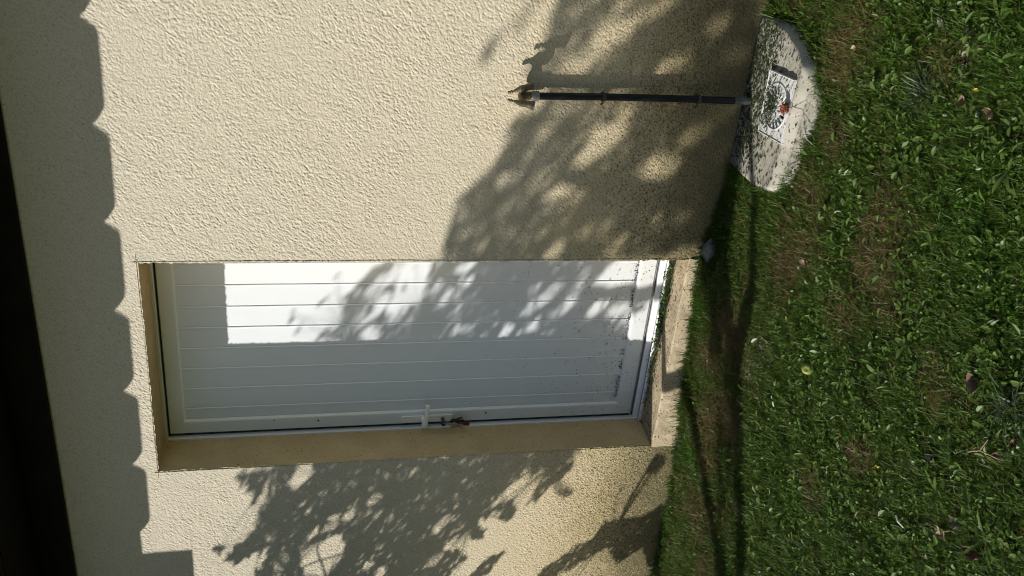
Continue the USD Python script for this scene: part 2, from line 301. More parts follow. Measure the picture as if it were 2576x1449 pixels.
def ring_piece(o, i, yo=YF, yi=.2497):
    """four mitred mouldings between the outer rectangle o and the inner one i (x0, x1, z0, z1)"""
    out = []
    oc = [(o[0], o[2]), (o[1], o[2]), (o[1], o[3]), (o[0], o[3])]; ic = [(i[0], i[2]), (i[1], i[2]), (i[1], i[3]), (i[0], i[3])]
    for k in range(4):
        q = (k + 1) % 4; eps = 0.0
        O0, O1, I0, I1 = map(np.array, (oc[k], oc[q], ic[k], ic[q]))
        def lerp(a, b, t): return a + (b - a) * t
        rows = []
        for t, y in ((0, .2618), (0, YF + .005), (.05, YF), (.80, YF), (.90, YF + .0025), (.985, YF + .012), (1, YF + .0145)):
            p, r = lerp(O0, I0, t), lerp(O1, I1, t)
            d = (r - p) / np.linalg.norm(r - p) * .0004
            rows.append([(p[0] + d[0], y, p[1] + d[1]), (r[0] - d[0], y, r[1] - d[1])])
        R_ = np.array(rows)
        g_ = grid(R_[..., 0], R_[..., 1], R_[..., 2], flip=False)
        ends = [trimesh.Trimesh(np.vstack([R_[:, e], [[R_[-1, e, 0], .2618, R_[-1, e, 2]]]]), [(0, j, j + 1) for j in range(1, 7)], process=False) for e in (0, 1)]
        out.append(cat([g_] + ends))
    return out
bot, rgt, tp, lft = ring_piece((.004, .896, .024, 2.012), (.067, .833, .099, 1.949))
dpart('rail', bot, smooth=25); dpart('rail', tp, smooth=25); dpart('stile', lft, smooth=25); dpart('stile', rgt, smooth=25)
# frame fixed in the opening, seen as a narrow white strip, and the dark seal between it and the leaf
dpart('door_frame', bx(-.034, -.0125, .224, .2615, -.02, H + .012, .002)); dpart('door_frame', bx(.9125, .934, .224, .2615, -.02, H + .012, .002))
dpart('door_frame', bx(-.0123, .9123, .2245, .2615, 2.020, H + .012, .002))
dpart('seal', cat([bx(-.0122, .0036, .2475, .2615, .0, 2.0195), bx(.8964, .9122, .2475, .2615, .0, 2.0195), bx(.0037, .8963, .2475, .2615, 2.0125, 2.0195)]), 'rubber')
# threshold: aluminium channel with a white front lip
dpart('threshold', cat([bx(-.012, .912, .205, .2614, -.034, -.016), bx(-.012, .912, .243, .2612, -.0159, .010)]), 'alu')
dpart('threshold', bx(-.012, .912, .2305, .2428, -.0158, .010, .002), 'white_metal')
dpart('threshold', bx(-.010, .910, .196, .2045, -.034, -.006, .002), 'white_metal')
dpart('seal', bx(-.011, .911, .2435, .2613, .0165, .0232), 'alu')
# handle
plate = Polygon([(.017, .842), (.045, .842), (.045, 1.073), (.017, 1.073)]).buffer(.0).buffer(-.010).buffer(.010)
pm = trimesh.creation.extrude_polygon(plate, .007, engine='earcut'); v = pm.vertices.copy(); pm.vertices = np.stack([v[:, 0], YF - .0005 - v[:, 2], v[:, 1]], 1); pm.invert()
dpart('handle_plate', pm, 'white_metal')
neck = tube([(.031, YF - .006, .975), (.031, YF - .028, .975), (.032, YF - .048, .974)], [.013, .010, .0125], 16)
lev = tube([(.026, YF - .049, .9755), (.035, YF - .052, .974), (.055, YF - .052, .971), (.085, YF - .050, .9675), (.125, YF - .046, .9665)], [.0135, .0125, .0105, .0098, .0098], 16)
dpart('handle', cat([neck, lev, ball((.027, YF - .047, .9755), .0135)]), 'white_metal', smooth=40)
cyl = lathe([(0, 0), (.0085, 0), (.0085, .012), (0, .012)], 18)
dpart('lock', align(cyl, [0, -1, 0], [.031, YF - .006, .893]), 'key_steel')
for (fx, fz, fr) in ((.041, 1.42, .0042), (.043, .70, .0045), (.05, 1.60, .003)):
    dpart('stain_spot', ball((fx, YF - .0005, fz), fr, 1, (1, .35, 1)), 'mud_fleck')

# keys hanging from the lock
keys = thing('key_bunch', 'bunch of steel keys with a red tag hanging from the door lock', 'keys', (.031, YF - .020, .893), scale=(1.2, 1.2, 1.15))
obj('key', cat([bx(-.0015, .0015, -.016, .014, -.004, .004), tube([(0, -.016, 0), (0, -.026, 0)], [.010, .010], 14)]), 'key_dark', keys, smooth=30)
ringp = [(.0, -.022 + .0, -.012)] ; an = np.linspace(0, 2 * np.pi, 26)
obj('key_ring', tube(np.stack([.004 * np.sin(an), -.024 + .013 * np.cos(an) * .6, -.014 + .014 * np.sin(an)], 1), .0011, 6, cap=False), 'key_steel', keys, smooth=True)
def keyshape(L, bow, ang, dy, dx, mt):
    s = Polygon([(-bow, 0), (-bow * .8, bow * .9), (0, bow * 1.2), (bow * .8, bow * .9), (bow, 0), (.0042, -bow), (.0042, -L), (.0015, -L - .004), (-.003, -L), (-.003, -L * .8), (-.0012, -L * .75), (-.003, -L * .68), (-.0025, -L * .5), (-.0042, -bow)]).difference(Point(0, bow * .55).buffer(.003))
    m = trimesh.creation.extrude_polygon(s, .0022, engine='earcut'); v = m.vertices.copy()
    m.vertices = np.stack([v[:, 0], v[:, 2], v[:, 1] - .028 - bow], 1)
    m.apply_transform(trimesh.transformations.rotation_matrix(ang, [0, 1, 0], [0, 0, -.02])); m.apply_translation([dx, -.022 + dy, 0])
    obj('key', m, mt, keys)
keyshape(.034, .0115, .30, -.006, -.004, 'key_steel'); keyshape(.036, .010, -.12, .000, .002, 'key_dark'); keyshape(.030, .012, .08, -.011, .000, 'key_steel'); keyshape(.032, .010, -.34, -.003, .005, 'key_dark')
obj('tag', bx(-.011, .006, -.030, -.026, -.098, -.052, .0018), 'tag_red', keys)

# ------------------------------------------------------------------ standpipe with double tap
tap = thing('standpipe', 'black plastic standpipe on the wall with an old brass double tap on top', 'water tap', (1.534, -.030, .70))
PB = np.array([.0155, -.023, -.785])
def pp(t): return np.array([0, 0, 0]) * (1 - t) + PB * t + np.array([.001, .008, 0]) * math.sin(t * math.pi)
obj('pipe', tube([pp(t) for t in np.linspace(0, .94, 24)], .0125, 18), 'pe_pipe', tap, smooth=50)
obj('pipe', tube([pp(t) for t in np.linspace(.925, 1, 5)], .0136, 18), 'pe_scuffed', tap, smooth=50)
for z_ in (.31, .755):
    c_ = pp(z_)
    cl = lathe([(.0133, -.006), (.0155, -.006), (.0155, .006), (.0133, .006), (.0133, -.006)], 20); cl.apply_translation(c_)
    arm = tube([c_ + [-.014, 0, 0], c_ + [-.026, .004, 0], c_ + [-.030, .016, 0]], .0035, 8)
    post = tube([c_ + [0, .013, 0], [c_[0], .029, c_[2]]], .005, 8)
    obj('pipe_clip', cat([cl, arm, post]), 'rust', tap, smooth=40)
obj('collar', lathe([(0, -.012), (.0165, -.012), (.0172, -.009), (.0172, .002), (.0155, .003), (.0155, .005), (.0172, .006), (.0165, .013), (.0135, .017), (0, .017)], 22), 'nickel_grey', tap, smooth=40)
obj('elbow', cat([tube([(0, 0, .015), (.001, -.004, .030), (.002, -.010, .042), (.002, -.018, .052)], [.0145, .0155, .0155, .014], 16), ball((.002, -.013, .047), .0172), tube([(.002, -.010, .044), (.016, -.016, .046)], [.012, .010], 14)]), 'brass_old', tap, smooth=40)
def bib(o, d, lat, mt):
    """a small bib tap: flared outlet down, bonnet and knobbed spindle up, leaning outward"""
    o = np.array(o); d = np.array(d, float); d /= np.linalg.norm(d)
    prof = [(0, -.034), (.0150, -.034), (.0153, -.0295), (.0135, -.029), (.0128, -.022), (.0112, -.008), (.0125, .006), (.0125, .011), (.0100, .013), (.0080, .022), (.0058, .026), (.0058, .032), (.0034, .033), (.0034, .037), (.0056, .039), (.0060, .043), (.0038, .045), (.0038, .047), (.0060, .049), (.0052, .054), (0, .055)]
    obj('tap_body', align(lathe(prof, 18), d, o), mt, tap, smooth=40)
    obj('outlet_ring', align(lathe([(.0118, -.0375), (.0165, -.0375), (.0165, -.034), (.0118, -.034)], 20), d, o), 'nickel_grey', tap, smooth=30)
dl_ = np.array([.009, .022, .084]); dl_ /= np.linalg.norm(dl_)
bib(np.array([-.007, -.090, .026]) + .034 * dl_, dl_, -1, 'brass_old')
obj('branch', tube([(.002, -.016, .050), (-.001, -.040, .056), (-.004, -.075, .060)], [.0125, .0105, .0095], 14), 'brass_old', tap, smooth=50)
dr2 = np.array([-.30, -.02, .95]); dr2 /= np.linalg.norm(dr2)
bib(np.array([.042, -.026, .018]) + .034 * dr2, dr2, 1, 'brass_old')
obj('branch', tube([(.006, -.014, .048), (.020, -.020, .051), (.032, -.026, .050)], [.0115, .0095, .009], 14), 'brass_old', tap, smooth=50)

# ------------------------------------------------------------------ drain slab and grate
outl = Polygon([(1.835, .01), (1.838, -.12), (1.828, -.244), (1.796, -.341), (1.748, -.435), (1.69, -.50), (1.62, -.535), (1.57, -.527), (1.513, -.495), (1.44, -.50), (1.377, -.477), (1.335, -.427), (1.308, -.349), (1.292, -.246), (1.292, -.129), (1.305, .01)]); outl = shapely.affinity.scale(shapely.affinity.translate(outl, 0, .028), 1.03, .90, origin=(1.56, 0)).buffer(.004)
gxx, gyy = np.meshgrid(np.arange(1.26, 1.87, .006), np.arange(-.56, -.0065, .006), indexing='ij')
pts = shapely.points(gxx.ravel(), gyy.ravel())
sd = np.where(shapely.contains_xy(outl, gxx.ravel(), gyy.ravel()), 1, -1) * shapely.distance(outl.exterior, pts); sd = sd.reshape(gxx.shape)
wob = sd + .006 * (n2(gxx, gyy, .07, 51) - .5)
crease = -.365 + .10 * (1.60 - gxx) * (gxx < 1.6) - .06 * (gxx - 1.6) * (gxx > 1.6)
gyy = gyy - .028
topz = -.085 + .004 * (n2(gxx, gyy, .12, 52) - .5) + .003 * (n2(gxx, gyy, .02, 53) - .5) - .018 * sstep(0, .03, crease - .018 - gyy) - .10 * np.maximum(0, crease - .06 - gyy) + .006 * np.exp(-((gyy - crease + .01) / .012) ** 2)
topz = topz - .06 * (1 - sstep(-.016, .020, wob)) ** 1.5
gyy = gyy + .028
edge_hole = sbox(1.512, -.320, 1.668, -.194)
tz = np.where(shapely.contains_xy(edge_hole, gxx.ravel(), gyy.ravel()).reshape(gxx.shape), topz - .05, topz)
sl = grid(gxx, gyy, tz); inm = (sd > -.018)
fk = inm.ravel()[sl.faces].all(1)
drain = thing('drain_slab', 'rough pale mortar slab round the drain at the foot of the wall', 'drain slab')
obj('slab', trimesh.Trimesh(sl.vertices, sl.faces[fk], process=True), 'slab_mortar', drain, smooth=60)
grate = thing('drain_grate', 'white square plastic drain grate with radial slots set in the mortar slab', 'drain grate', (1.59, -.256, -.081), rotz=3)
sq = sbox(-.103, -.082, .103, .082)
slots = []
for k in range(18):
    th = 2 * np.pi * k / 18
    c0, c1 = np.array([math.cos(th), math.sin(th)]), np.array([math.cos(th + .16), math.sin(th + .16)])
    slots.append(shapely.LineString([c0 * .044, (c0 + c1) / 2 * .056, c1 * .068]).buffer(.0056))
for k in range(8):
    th = 2 * np.pi * k / 8 + .2
    slots.append(shapely.LineString([np.array([math.cos(th), math.sin(th)]) * .017, np.array([math.cos(th + .2), math.sin(th + .2)]) * .029]).buffer(.0035))
gsh = sq.difference(shapely.union_all(slots))
gm = trimesh.creation.extrude_polygon(gsh, .006, engine='earcut')
obj('plate', gm, 'grate_plastic', grate)
rm = trimesh.creation.extrude_polygon(Point(0, 0).buffer(.078).difference(Point(0, 0).buffer(.0745)), .0025, engine='earcut'); rm.apply_translation([0, 0, .0062])
obj('ring', rm, 'grate_plastic', grate)
obj('rim', cat([bx(-.103, .103, -.086, -.0822, -.004, .0085, .001), bx(-.103, .103, .0822, .086, -.004, .0085, .001), bx(.1032, .107, -.086, .086, -.004, .0085, .001), bx(-.107, -.1032, -.086, .086, -.004, .0085, .001)]), 'grate_plastic', grate)
obj('pit', bx(-.074, .074, -.058, .058, -.048, -.044), 'pit_dark', grate)

# ------------------------------------------------------------------ lawn
def in_view(x, y, margin):
    """the trapezoid of lawn that the photograph shows, widened by margin"""
    P = Polygon([(-.752, .02), (.928, -1.74), (2.103, -1.151), (1.864, .1)]).buffer(margin, join_style=2)
    return shapely.contains_xy(P, x, y)
DEAD = np.array([(1.848, -.519, .12), (1.933, -.587, .10), (1.577, -.58, .07), (1.393, -.543, .10), (1.457, -.926, .14), (1.345, -.899, .12), (1.109, -.525, .09), (1.113, -.859, .10), (.542, -.161, .10), (.409, -.38, .10),
                 (-.106, -.352, .14), (.785, -1.112, .08), (1.223, -.58, .08), (1.246, -1.051, .08), (1.184, -1.301, .08), (1.258, -.466, .06), (.15, -.30, .1), (.30, -.25, .12), (.7, -.27, .12), (-.3, -.48, .12), (.55, -.95, .08), (1.9, -.95, .09)])
LUSH = np.array([(1.474, -.56, .07), (1.423, -.729, .09), (1.45, -.63, .07), (1.055, -.649, .10), (.946, -.769, .09), (.442, -.882, .10), (2.0, -1.18, .12), (1.71, -1.198, .12), (1.606, -1.172, .10), (1.507, -1.371, .12), (1.564, -1.27, .1), (.70, -.06, .07), (.05, -.16, .08), (1.3, -.75, .08)])
BARE = np.array([(.778, -.485, .09), (.70, -.42, .08), (.62, -.44, .08), (1.404, -.83, .06), (1.154, -.60, .05), (1.945, -1.03, .07), (.35, -.47, .08), (.1, -.55, .08)])
def blob(B_, x, y): return np.max(np.exp(-((x[:, None] - B_[:, 0]) ** 2 + (y[:, None] - B_[:, 1]) ** 2) / B_[:, 2] ** 2), axis=1)
slab_keep = outl.buffer(-.004); grate_keep = sbox(1.48, -.35, 1.70, -.17)
def scatter(n, margin=.12):
    x = rng.uniform(-1.0, 2.35, n); y = rng.uniform(-1.95, -.008, n)
    k = in_view(x, y, margin) & ~shapely.contains_xy(slab_keep, x, y); return x[k], y[k]
def blades(x, y, L, Wd, lean, seed, stiff=1.0, zoff=0.0):
    r = np.random.default_rng(seed); n = len(x); th = r.uniform(0, 2 * np.pi, n)
    d = np.stack([np.cos(th), np.sin(th)], 1); s = np.stack([-np.sin(th), np.cos(th)], 1)
    z0 = ground_z(x, y) + zoff; tw = r.uniform(-.5, .5, n)
    s3 = np.concatenate([s, tw[:, None]], 1); s3 /= np.linalg.norm(s3, axis=1, keepdims=True)
    def at(t):
        hor = L * (lean * t + (.35 * lean) * t * t); ver = L * np.maximum(.06, np.cos(np.clip(lean, 0, 1.5))) * t - L * .22 * lean * t * t
        return np.stack([x + d[:, 0] * hor, y + d[:, 1] * hor, z0 + np.maximum(ver, .002 * t)], 1)
    p0, p1, p2 = at(0.0), at(.55), at(1.0)
    v = np.stack([p0 - s3 * Wd[:, None] / 2, p0 + s3 * Wd[:, None] / 2, p1 + s3 * Wd[:, None] * .42, p1 - s3 * Wd[:, None] * .42, p2], 1).reshape(-1, 3)
    b_ = np.arange(n)[:, None] * 5
    f = np.concatenate([b_ + [0, 1, 2], b_ + [0, 2, 3], b_ + [3, 2, 4]], 1).reshape(-1, 3)
    return trimesh.Trimesh(v, f, process=False)
def leaflets(x, y, z, size, asp, tilt, seed, lobe=0.0):
    """small leaves: a folded six-sided blade each, facing up with a tilt"""
    r = np.random.default_rng(seed); n = len(x); th = r.uniform(0, 2 * np.pi, n)
    d = np.stack([np.cos(th), np.sin(th), r.normal(0, tilt, n)], 1); d /= np.linalg.norm(d, axis=1, keepdims=True)
    up = np.stack([r.normal(0, tilt, n), r.normal(0, tilt, n), np.ones(n)], 1); s = np.cross(up, d); s /= np.linalg.norm(s, axis=1, keepdims=True); nn = np.cross(d, s)
    c = np.stack([x, y, z], 1)
    prof = [(0, 0, 0), (.38, .5, .10), (.75, .42, .08), (1, 0, -.02), (.75, -.42, .08), (.38, -.5, .10)]
    v = np.stack([c + d * (a_ * size)[:, None] + s * (b_ * size * asp)[:, None] + nn * (h_ * size)[:, None] for a_, b_, h_ in prof], 1).reshape(-1, 3)
    b0 = np.arange(n)[:, None] * 6
    f = np.concatenate([b0 + [0, 3, 1], b0 + [1, 3, 2], b0 + [0, 5, 3], b0 + [5, 4, 3]], 1).reshape(-1, 3)[:, ::-1]
    return trimesh.Trimesh(v, f, process=False)

# fields: how leafy, how dry
def fields(x, y):
    dead = np.clip(blob(DEAD, x, y) * 1.1 + .9 * (n2(x, y, .16, 61) - .58) - .08, 0, 1)
    lush = np.clip(blob(LUSH, x, y) * 1.2 + .8 * (n2(x, y, .13, 62) - .62), 0, 1)
    bare = np.clip(blob(BARE, x, y), 0, 1)
    leaf = sstep(-.35, -.85, y + .12 * (n2(x, y, .2, 63) - .5) - .1 * (x - 1)) * (1 - .75 * dead) * (.35 + .65 * sstep(.3, .65, n2(x, y, .11, 64)))
    return dead, lush, bare, leaf
x, y = scatter(560000); dead, lush, bare, leaf = fields(x, y); u = rng.random(len(x)) / (.25 + .95 * sstep(.30, .55, n2(x, y, .026, 65)))
k = u < (1.05 * (1 - .5 * dead) * (1 - .8 * bare) * (1 - .35 * leaf) * (1 - .8 * lush)); gx_, gy_ = x[k], y[k]; n = len(gx_)
short = .72 + .28 * sstep(-.2, -.7, gy_)
g1 = blades(gx_, gy_, rng.uniform(.018, .052, n) * short, rng.uniform(.0014, .0030, n), np.abs(rng.normal(.75, .4, n)), 101)
tag(obj('grass', g1, 'grass_green'), 'short green lawn grass growing all over the ground before the wall', 'grass', kind='stuff')
k = (u < .75 * lush); n = k.sum()
g2 = blades(x[k], y[k], rng.uniform(.020, .048, n), rng.uniform(.0014, .0026, n), np.abs(rng.normal(.6, .35, n)), 102)
tag(obj('lush_grass', g2, 'grass_lush'), 'brighter green patches of fine lush grass in the lawn', 'grass', kind='stuff')
x, y = scatter(420000); dead, lush, bare, leaf = fields(x, y); u = rng.random(len(x))
k = u < (.13 + .55 * dead) * (1 - .6 * bare) * (1 - .5 * lush); n = k.sum()
g3 = blades(x[k], y[k], rng.uniform(.018, .055, n), rng.uniform(.0012, .0026, n), np.abs(rng.normal(1.2, .38, n)), 103, zoff=.004 + .010 * dead[k])
tag(obj('dry_grass', g3, 'grass_dry'), 'dead straw coloured grass matted in brown patches of the lawn', 'grass', kind='stuff')
x, y = scatter(190000); dead, lush, bare, leaf = fields(x, y); u = rng.random(len(x)); k = u < (.04 + .38 * leaf) * (1 - .9 * bare); n = k.sum()
sz = rng.uniform(.005, .015, n); asp = rng.uniform(.55, 1.05, n)
g4 = leaflets(x[k], y[k], ground_z(x[k], y[k]) + rng.uniform(.006, .030, n), sz, asp, .42, 104)
tag(obj('clover', g4, 'clover_leaf'), 'low clover and small round weed leaves covering the lawn', 'clover', kind='stuff')
x, y = scatter(30000); dead, lush, bare, leaf = fields(x, y); u = rng.random(len(x)); k = u < .34 * sstep(-.3, -.7, y) * (.25 + .75 * leaf) * (1 - .6 * dead); n = k.sum()
g5 = leaflets(x[k], y[k], ground_z(x[k], y[k]) + rng.uniform(.010, .036, n), rng.uniform(.014, .036, n), rng.uniform(.26, .55, n), .38, 106)
tag(obj('weed_leaves', g5, 'weed_leaf'), 'longer loose weed leaves mixed through the lawn', 'weeds', kind='stuff')
# the lawn goes on around what the picture shows, coarser
x = rng.uniform(-3.2, 4.5, 75000); y = rng.uniform(-4.2, -.02, 75000); k = ~in_view(x, y, .10) & ~shapely.contains_xy(slab_keep, x, y) & (rng.random(len(x)) < .25 + .75 * n2(x, y, .06, 66)); x, y = x[k], y[k]; n = len(x)
g6 = blades(x, y, rng.uniform(.03, .07, n), rng.uniform(.004, .008, n), np.abs(rng.normal(.7, .4, n)), 107)
tag(obj('outer_grass', g6, 'grass_green'), 'rougher lawn grass continuing beyond the mown patch by the wall', 'grass', kind='stuff')

# taller fringe of grass against the wall foot and slab
fx = rng.uniform(-.95, 2.0, 13000); fy = -np.abs(rng.normal(.0, .035, 13000)) - .009
kk = ~shapely.contains_xy(outl.buffer(.004), fx, fy) & (rng.random(13000) < np.where((fx > .95) & (fx < 1.32), .9, .6) * sstep(.25, .6, n2(fx, fy, .07, 72))); fx, fy = fx[kk], fy[kk]
ex = outl.exterior; dd = rng.uniform(0, ex.length, 3000); ep = np.array([ex.interpolate(q_).coords[0] for q_ in dd]) + rng.normal(0, .020, (3000, 2))
kk = (ep[:, 1] < -.012) & ~shapely.contains_xy(outl.buffer(-.018), ep[:, 0], ep[:, 1]) & (n2(ep[:, 0], ep[:, 1], .05, 71) > .42); ep = ep[kk]
fx = np.concatenate([fx, ep[:, 0]]); fy = np.concatenate([fy, ep[:, 1]]); n = len(fx)
tag(obj('edge_grass', blades(fx, fy, rng.uniform(.018, .085, n) * (.45 + .75 * n2(fx, fy, .09, 73)), rng.uniform(.0018, .0036, n), np.abs(rng.normal(.7, .35, n)), 105), 'grass_green'),
    'longer grass left standing along the foot of the wall and round the slab', 'grass', kind='stuff')
# strimmer clippings lying on slab, grate and sill, stuck to the foot of the door
def chips(c, nrm, L, Wd, seed):
    r = np.random.default_rng(seed); n = len(c); nrm = np.broadcast_to(np.array(nrm, float), (n, 3))
    a = r.normal(0, 1, (n, 3)); a -= nrm * (a * nrm).sum(1, keepdims=True); a /= np.linalg.norm(a, axis=1, keepdims=True); b = np.cross(nrm, a)
    bend = r.normal(0, .25, n)[:, None]
    p0 = c - a * L[:, None] / 2; p1 = c + b * bend * L[:, None] + nrm * (L * r.uniform(0, .15, n))[:, None]; p2 = c + a * L[:, None] / 2
    v = np.stack([p0, p1 + b * Wd[:, None] / 2, p2, p1 - b * Wd[:, None] / 2], 1).reshape(-1, 3); k0 = np.arange(n)[:, None] * 4
    return trimesh.Trimesh(v, np.concatenate([k0 + [0, 1, 2], k0 + [0, 2, 3]], 1).reshape(-1, 3), process=False)
from scipy.interpolate import RegularGridInterpolator
slab_z = RegularGridInterpolator((gxx[:, 0], gyy[0]), topz, bounds_error=False, fill_value=-.2)
n0 = 8500; px = rng.uniform(1.28, 1.85, n0); py = -np.abs(rng.normal(.0, .26, n0)) - .008; k = shapely.contains_xy(outl.buffer(-.012), px, py)
heavy = (rng.random(n0) < .16 + .84 * np.exp(-((py + .08) / .10) ** 2) * sstep(1.30, 1.42, px)) ; k &= heavy; px, py = px[k], py[k]; n = len(px)
zz_ = np.maximum(slab_z(np.stack([px, py], 1)), np.where(shapely.contains_xy(sbox(1.485, -.346, 1.695, -.175), px, py), -.0745, -1)) + .002
mx_ = rng.normal(1.585, .035, 420); my_ = rng.normal(-.225, .028, 420); px = np.concatenate([px, mx_]); py = np.concatenate([py, my_]); zz_ = np.concatenate([zz_, -.0735 + rng.uniform(0, .006, 420)]); n = len(px)
cl1 = chips(np.stack([px, py, zz_], 1), (0, 0, 1), rng.uniform(.004, .017, n), rng.uniform(.0015, .004, n), 201)
n = 2600; qx = np.concatenate([rng.uniform(.0, .9, 250), np.clip(rng.normal(.62, .22, n - 250), .0, .9)]); qy = np.concatenate([rng.uniform(.0, .19, 250), np.clip(rng.normal(.160, .022, n - 250), .09, .195)])
cl2 = chips(np.stack([qx, qy, .004 - .022 * ((qy + .006) / .2) + .0045 + rng.uniform(0, .006, n)], 1), (0, 0, 1), rng.uniform(.004, .020, n), rng.uniform(.0015, .004, n), 202)
tag(obj('grass_clipping', cat([cl1, cl2]), 'clipping'), 'loose dark green mowing clippings lying on the mortar slab and the door sill', 'grass clippings', kind='stuff')
n = 620; hz = np.abs(rng.normal(0, .28, n)) + .03; hx = rng.uniform(.005, .89, n); face = np.where((hx < .065) | (hx > .835) | (hz < .097), YF - .001, .2472)
cl3 = chips(np.stack([hx, face, hz], 1), (0, -1, 0), rng.uniform(.002, .009, n), rng.uniform(.0008, .0022, n), 203)
n = 900; ex_ = rng.uniform(.07, .83, n); ex_ = ex_[n2(ex_, 0 * ex_, .02, 74) * .6 + .4 * n2(ex_, 0 * ex_, .09, 75) > .47]; n = len(ex_)
cl4 = chips(np.stack([ex_, rng.uniform(.238, .247, n), .1005 + np.abs(rng.normal(0, .007, n)) * (1 + 3 * (rng.random(n) < .2))], 1), (0, -1, .3), rng.uniform(.002, .009, n), rng.uniform(.0007, .0022, n), 204)
tag(obj('dirt_fleck', cat([cl3, cl4]), 'mud_fleck'), 'dark dirt flecks and grass bits stuck to the lower door', 'dirt', kind='stuff')
# weed seedlings growing in the crack behind the threshold
n = 420; wx_ = np.clip(rng.normal(.60, .18, n), .1, .89); wy_ = rng.normal(.162, .016, n)
tag(obj('sill_weed', leaflets(wx_, wy_, -.016 + rng.uniform(.004, .02, n), rng.uniform(.006, .016, n), rng.uniform(.4, .9, n), .7, 205), 'clover_leaf'), 'small green weeds and moss growing on the sill along the threshold', 'weeds', kind='stuff')

# ------------------------------------------------------------------ plants one can tell apart
def blade_leaf(L, Wd, az, rise, droop, teeth=0, seed=0):
    """one long leaf from the rosette's heart: midrib curve, channelled, optionally toothed"""
    r = np.random.default_rng(seed); t = np.linspace(0, 1, 9)
    hor = L * t * math.cos(rise) ; ver = L * (t * math.sin(rise) - droop * t * t) + .004
    w = Wd * np.sin(np.pi * np.clip(t * .93 + .07, 0, 1)) ** .8 * (.35 + .65 * t ** .7)
    if teeth: w = w * (1 - .45 * (np.arange(9) % 2)) + 0
    w[-1] = .0004
    d = np.array([math.cos(az), math.sin(az)]); s = np.array([-d[1], d[0]])
    mid = np.stack([hor * d[0], hor * d[1], np.maximum(ver, .003)], 1); rows = [mid + np.append(s * sg, 0)[None] * w[:, None] / 2 + np.array([0, 0, 1])[None] * (w * .14)[:, None] * (sg != 0) for sg in (-1, 0, 1)]
    R_ = np.stack(rows, 1); return grid(R_[..., 0], R_[..., 1], R_[..., 2])
ROS = [((2.045, -1.109), 9, .075, .017, 0, 'leafy weed rosette of many narrow upright leaves in the far corner of the lawn'),
       ((1.742, -1.291), 8, .085, .020, 0, 'weed rosette with long grey-green leaves close to the lawn edge nearest the drain'),
       ((1.621, -.909), 4, .060, .030, 0, 'weed with a broad flat leaf among clover beside the straw patch'),
       ((1.824, -1.101), 5, .075, .024, 1, 'toothed dandelion leaves standing beside white stones and a curled brown leaf'),
       ((.907, -1.423), 8, .072, .017, 0, 'weed rosette of pale tongue-shaped leaves just above the tan stalked leaf'),
       ((.924, -1.617), 8, .095, .018, 1, 'wide weed rosette with long jagged leaves beside the dark russet leaf'),
       ((.679, -1.36), 7, .070, .016, 0, 'flat weed rosette with narrow leaves near the white twig'),
       ((.769, -1.247), 6, .060, .018, 0, 'shaded small weed rosette with a few shiny leaves, farther in than the white twig'),
       ((1.199, -1.153), 4, .065, .020, 0, 'small weed with one pale upright leaf in the middle of the lawn'),
       ((1.051, -1.083), 5, .055, .022, 0, 'low weed with rounded leaves a hand from the shaded strip, past the apple'),
       ((1.332, -1.435), 6, .060, .022, 0, 'bright weed rosette beside the large crumpled brown leaf'),
       ((.948, -1.689), 7, .060, .030, 0, 'cluster of large rounded weed leaves in the lawn corner nearest the camera')]
for q_, ((wx, wy), nl, L, Wd, teeth, lab) in enumerate(ROS):
    r = np.random.default_rng(300 + q_)
    t = thing('weed_rosette', lab, 'weed', (wx, wy, float(ground_z(wx, wy)) + .010))
    for j in range(nl):
        obj('leaf', blade_leaf(L * r.uniform(.65, 1.1), Wd * r.uniform(.75, 1.1), 2 * np.pi * j / nl + r.normal(0, .3), r.uniform(.25, .75), r.uniform(.1, .4), teeth, q_ * 20 + j), 'weed_leaf', t, smooth=True)
def tuft(name, lab, x_, y_, n, L, Wd, spread, mt, seed):
    r = np.random.default_rng(seed); ms = []
    for j in range(n):
        m = blade_leaf(L * r.uniform(.5, 1.1), Wd * r.uniform(.7, 1.2), r.uniform(0, 2 * np.pi), r.uniform(.3, 1.2), r.uniform(.2, .7), 0, seed + j)
        m.apply_translation([r.normal(0, spread), r.normal(0, spread), 0]); ms.append(m)
    m = cat(ms); m.apply_translation([x_, y_, float(ground_z(x_, y_)) + .004])
    tag(obj(name, m, mt, smooth=True), lab, 'grass tuft')
tuft('grass_tuft', 'big dark tuft of coarse grass spreading star-like level with the drain slab', 1.823, -.922, 90, .11, .0042, .014, 'tuft_leaf', 401)
tuft('grass_tuft', 'coarse grass tuft with pale dry base near the bottom edge below the crumpled brown leaf', 1.264, -1.55, 75, .12, .0048, .018, 'tuft_leaf', 402)
tuft('grass_tuft', 'small pale tuft of grass leaning against the wall left of the door step', -.144, -.10, 34, .07, .003, .012, 'grass_dry', 403)
tuft('grass_tuft', 'dark tuft of long grass at the left end of the wall foot', .0, -.04, 40, .08, .004, .02, 'tuft_leaf', 404)

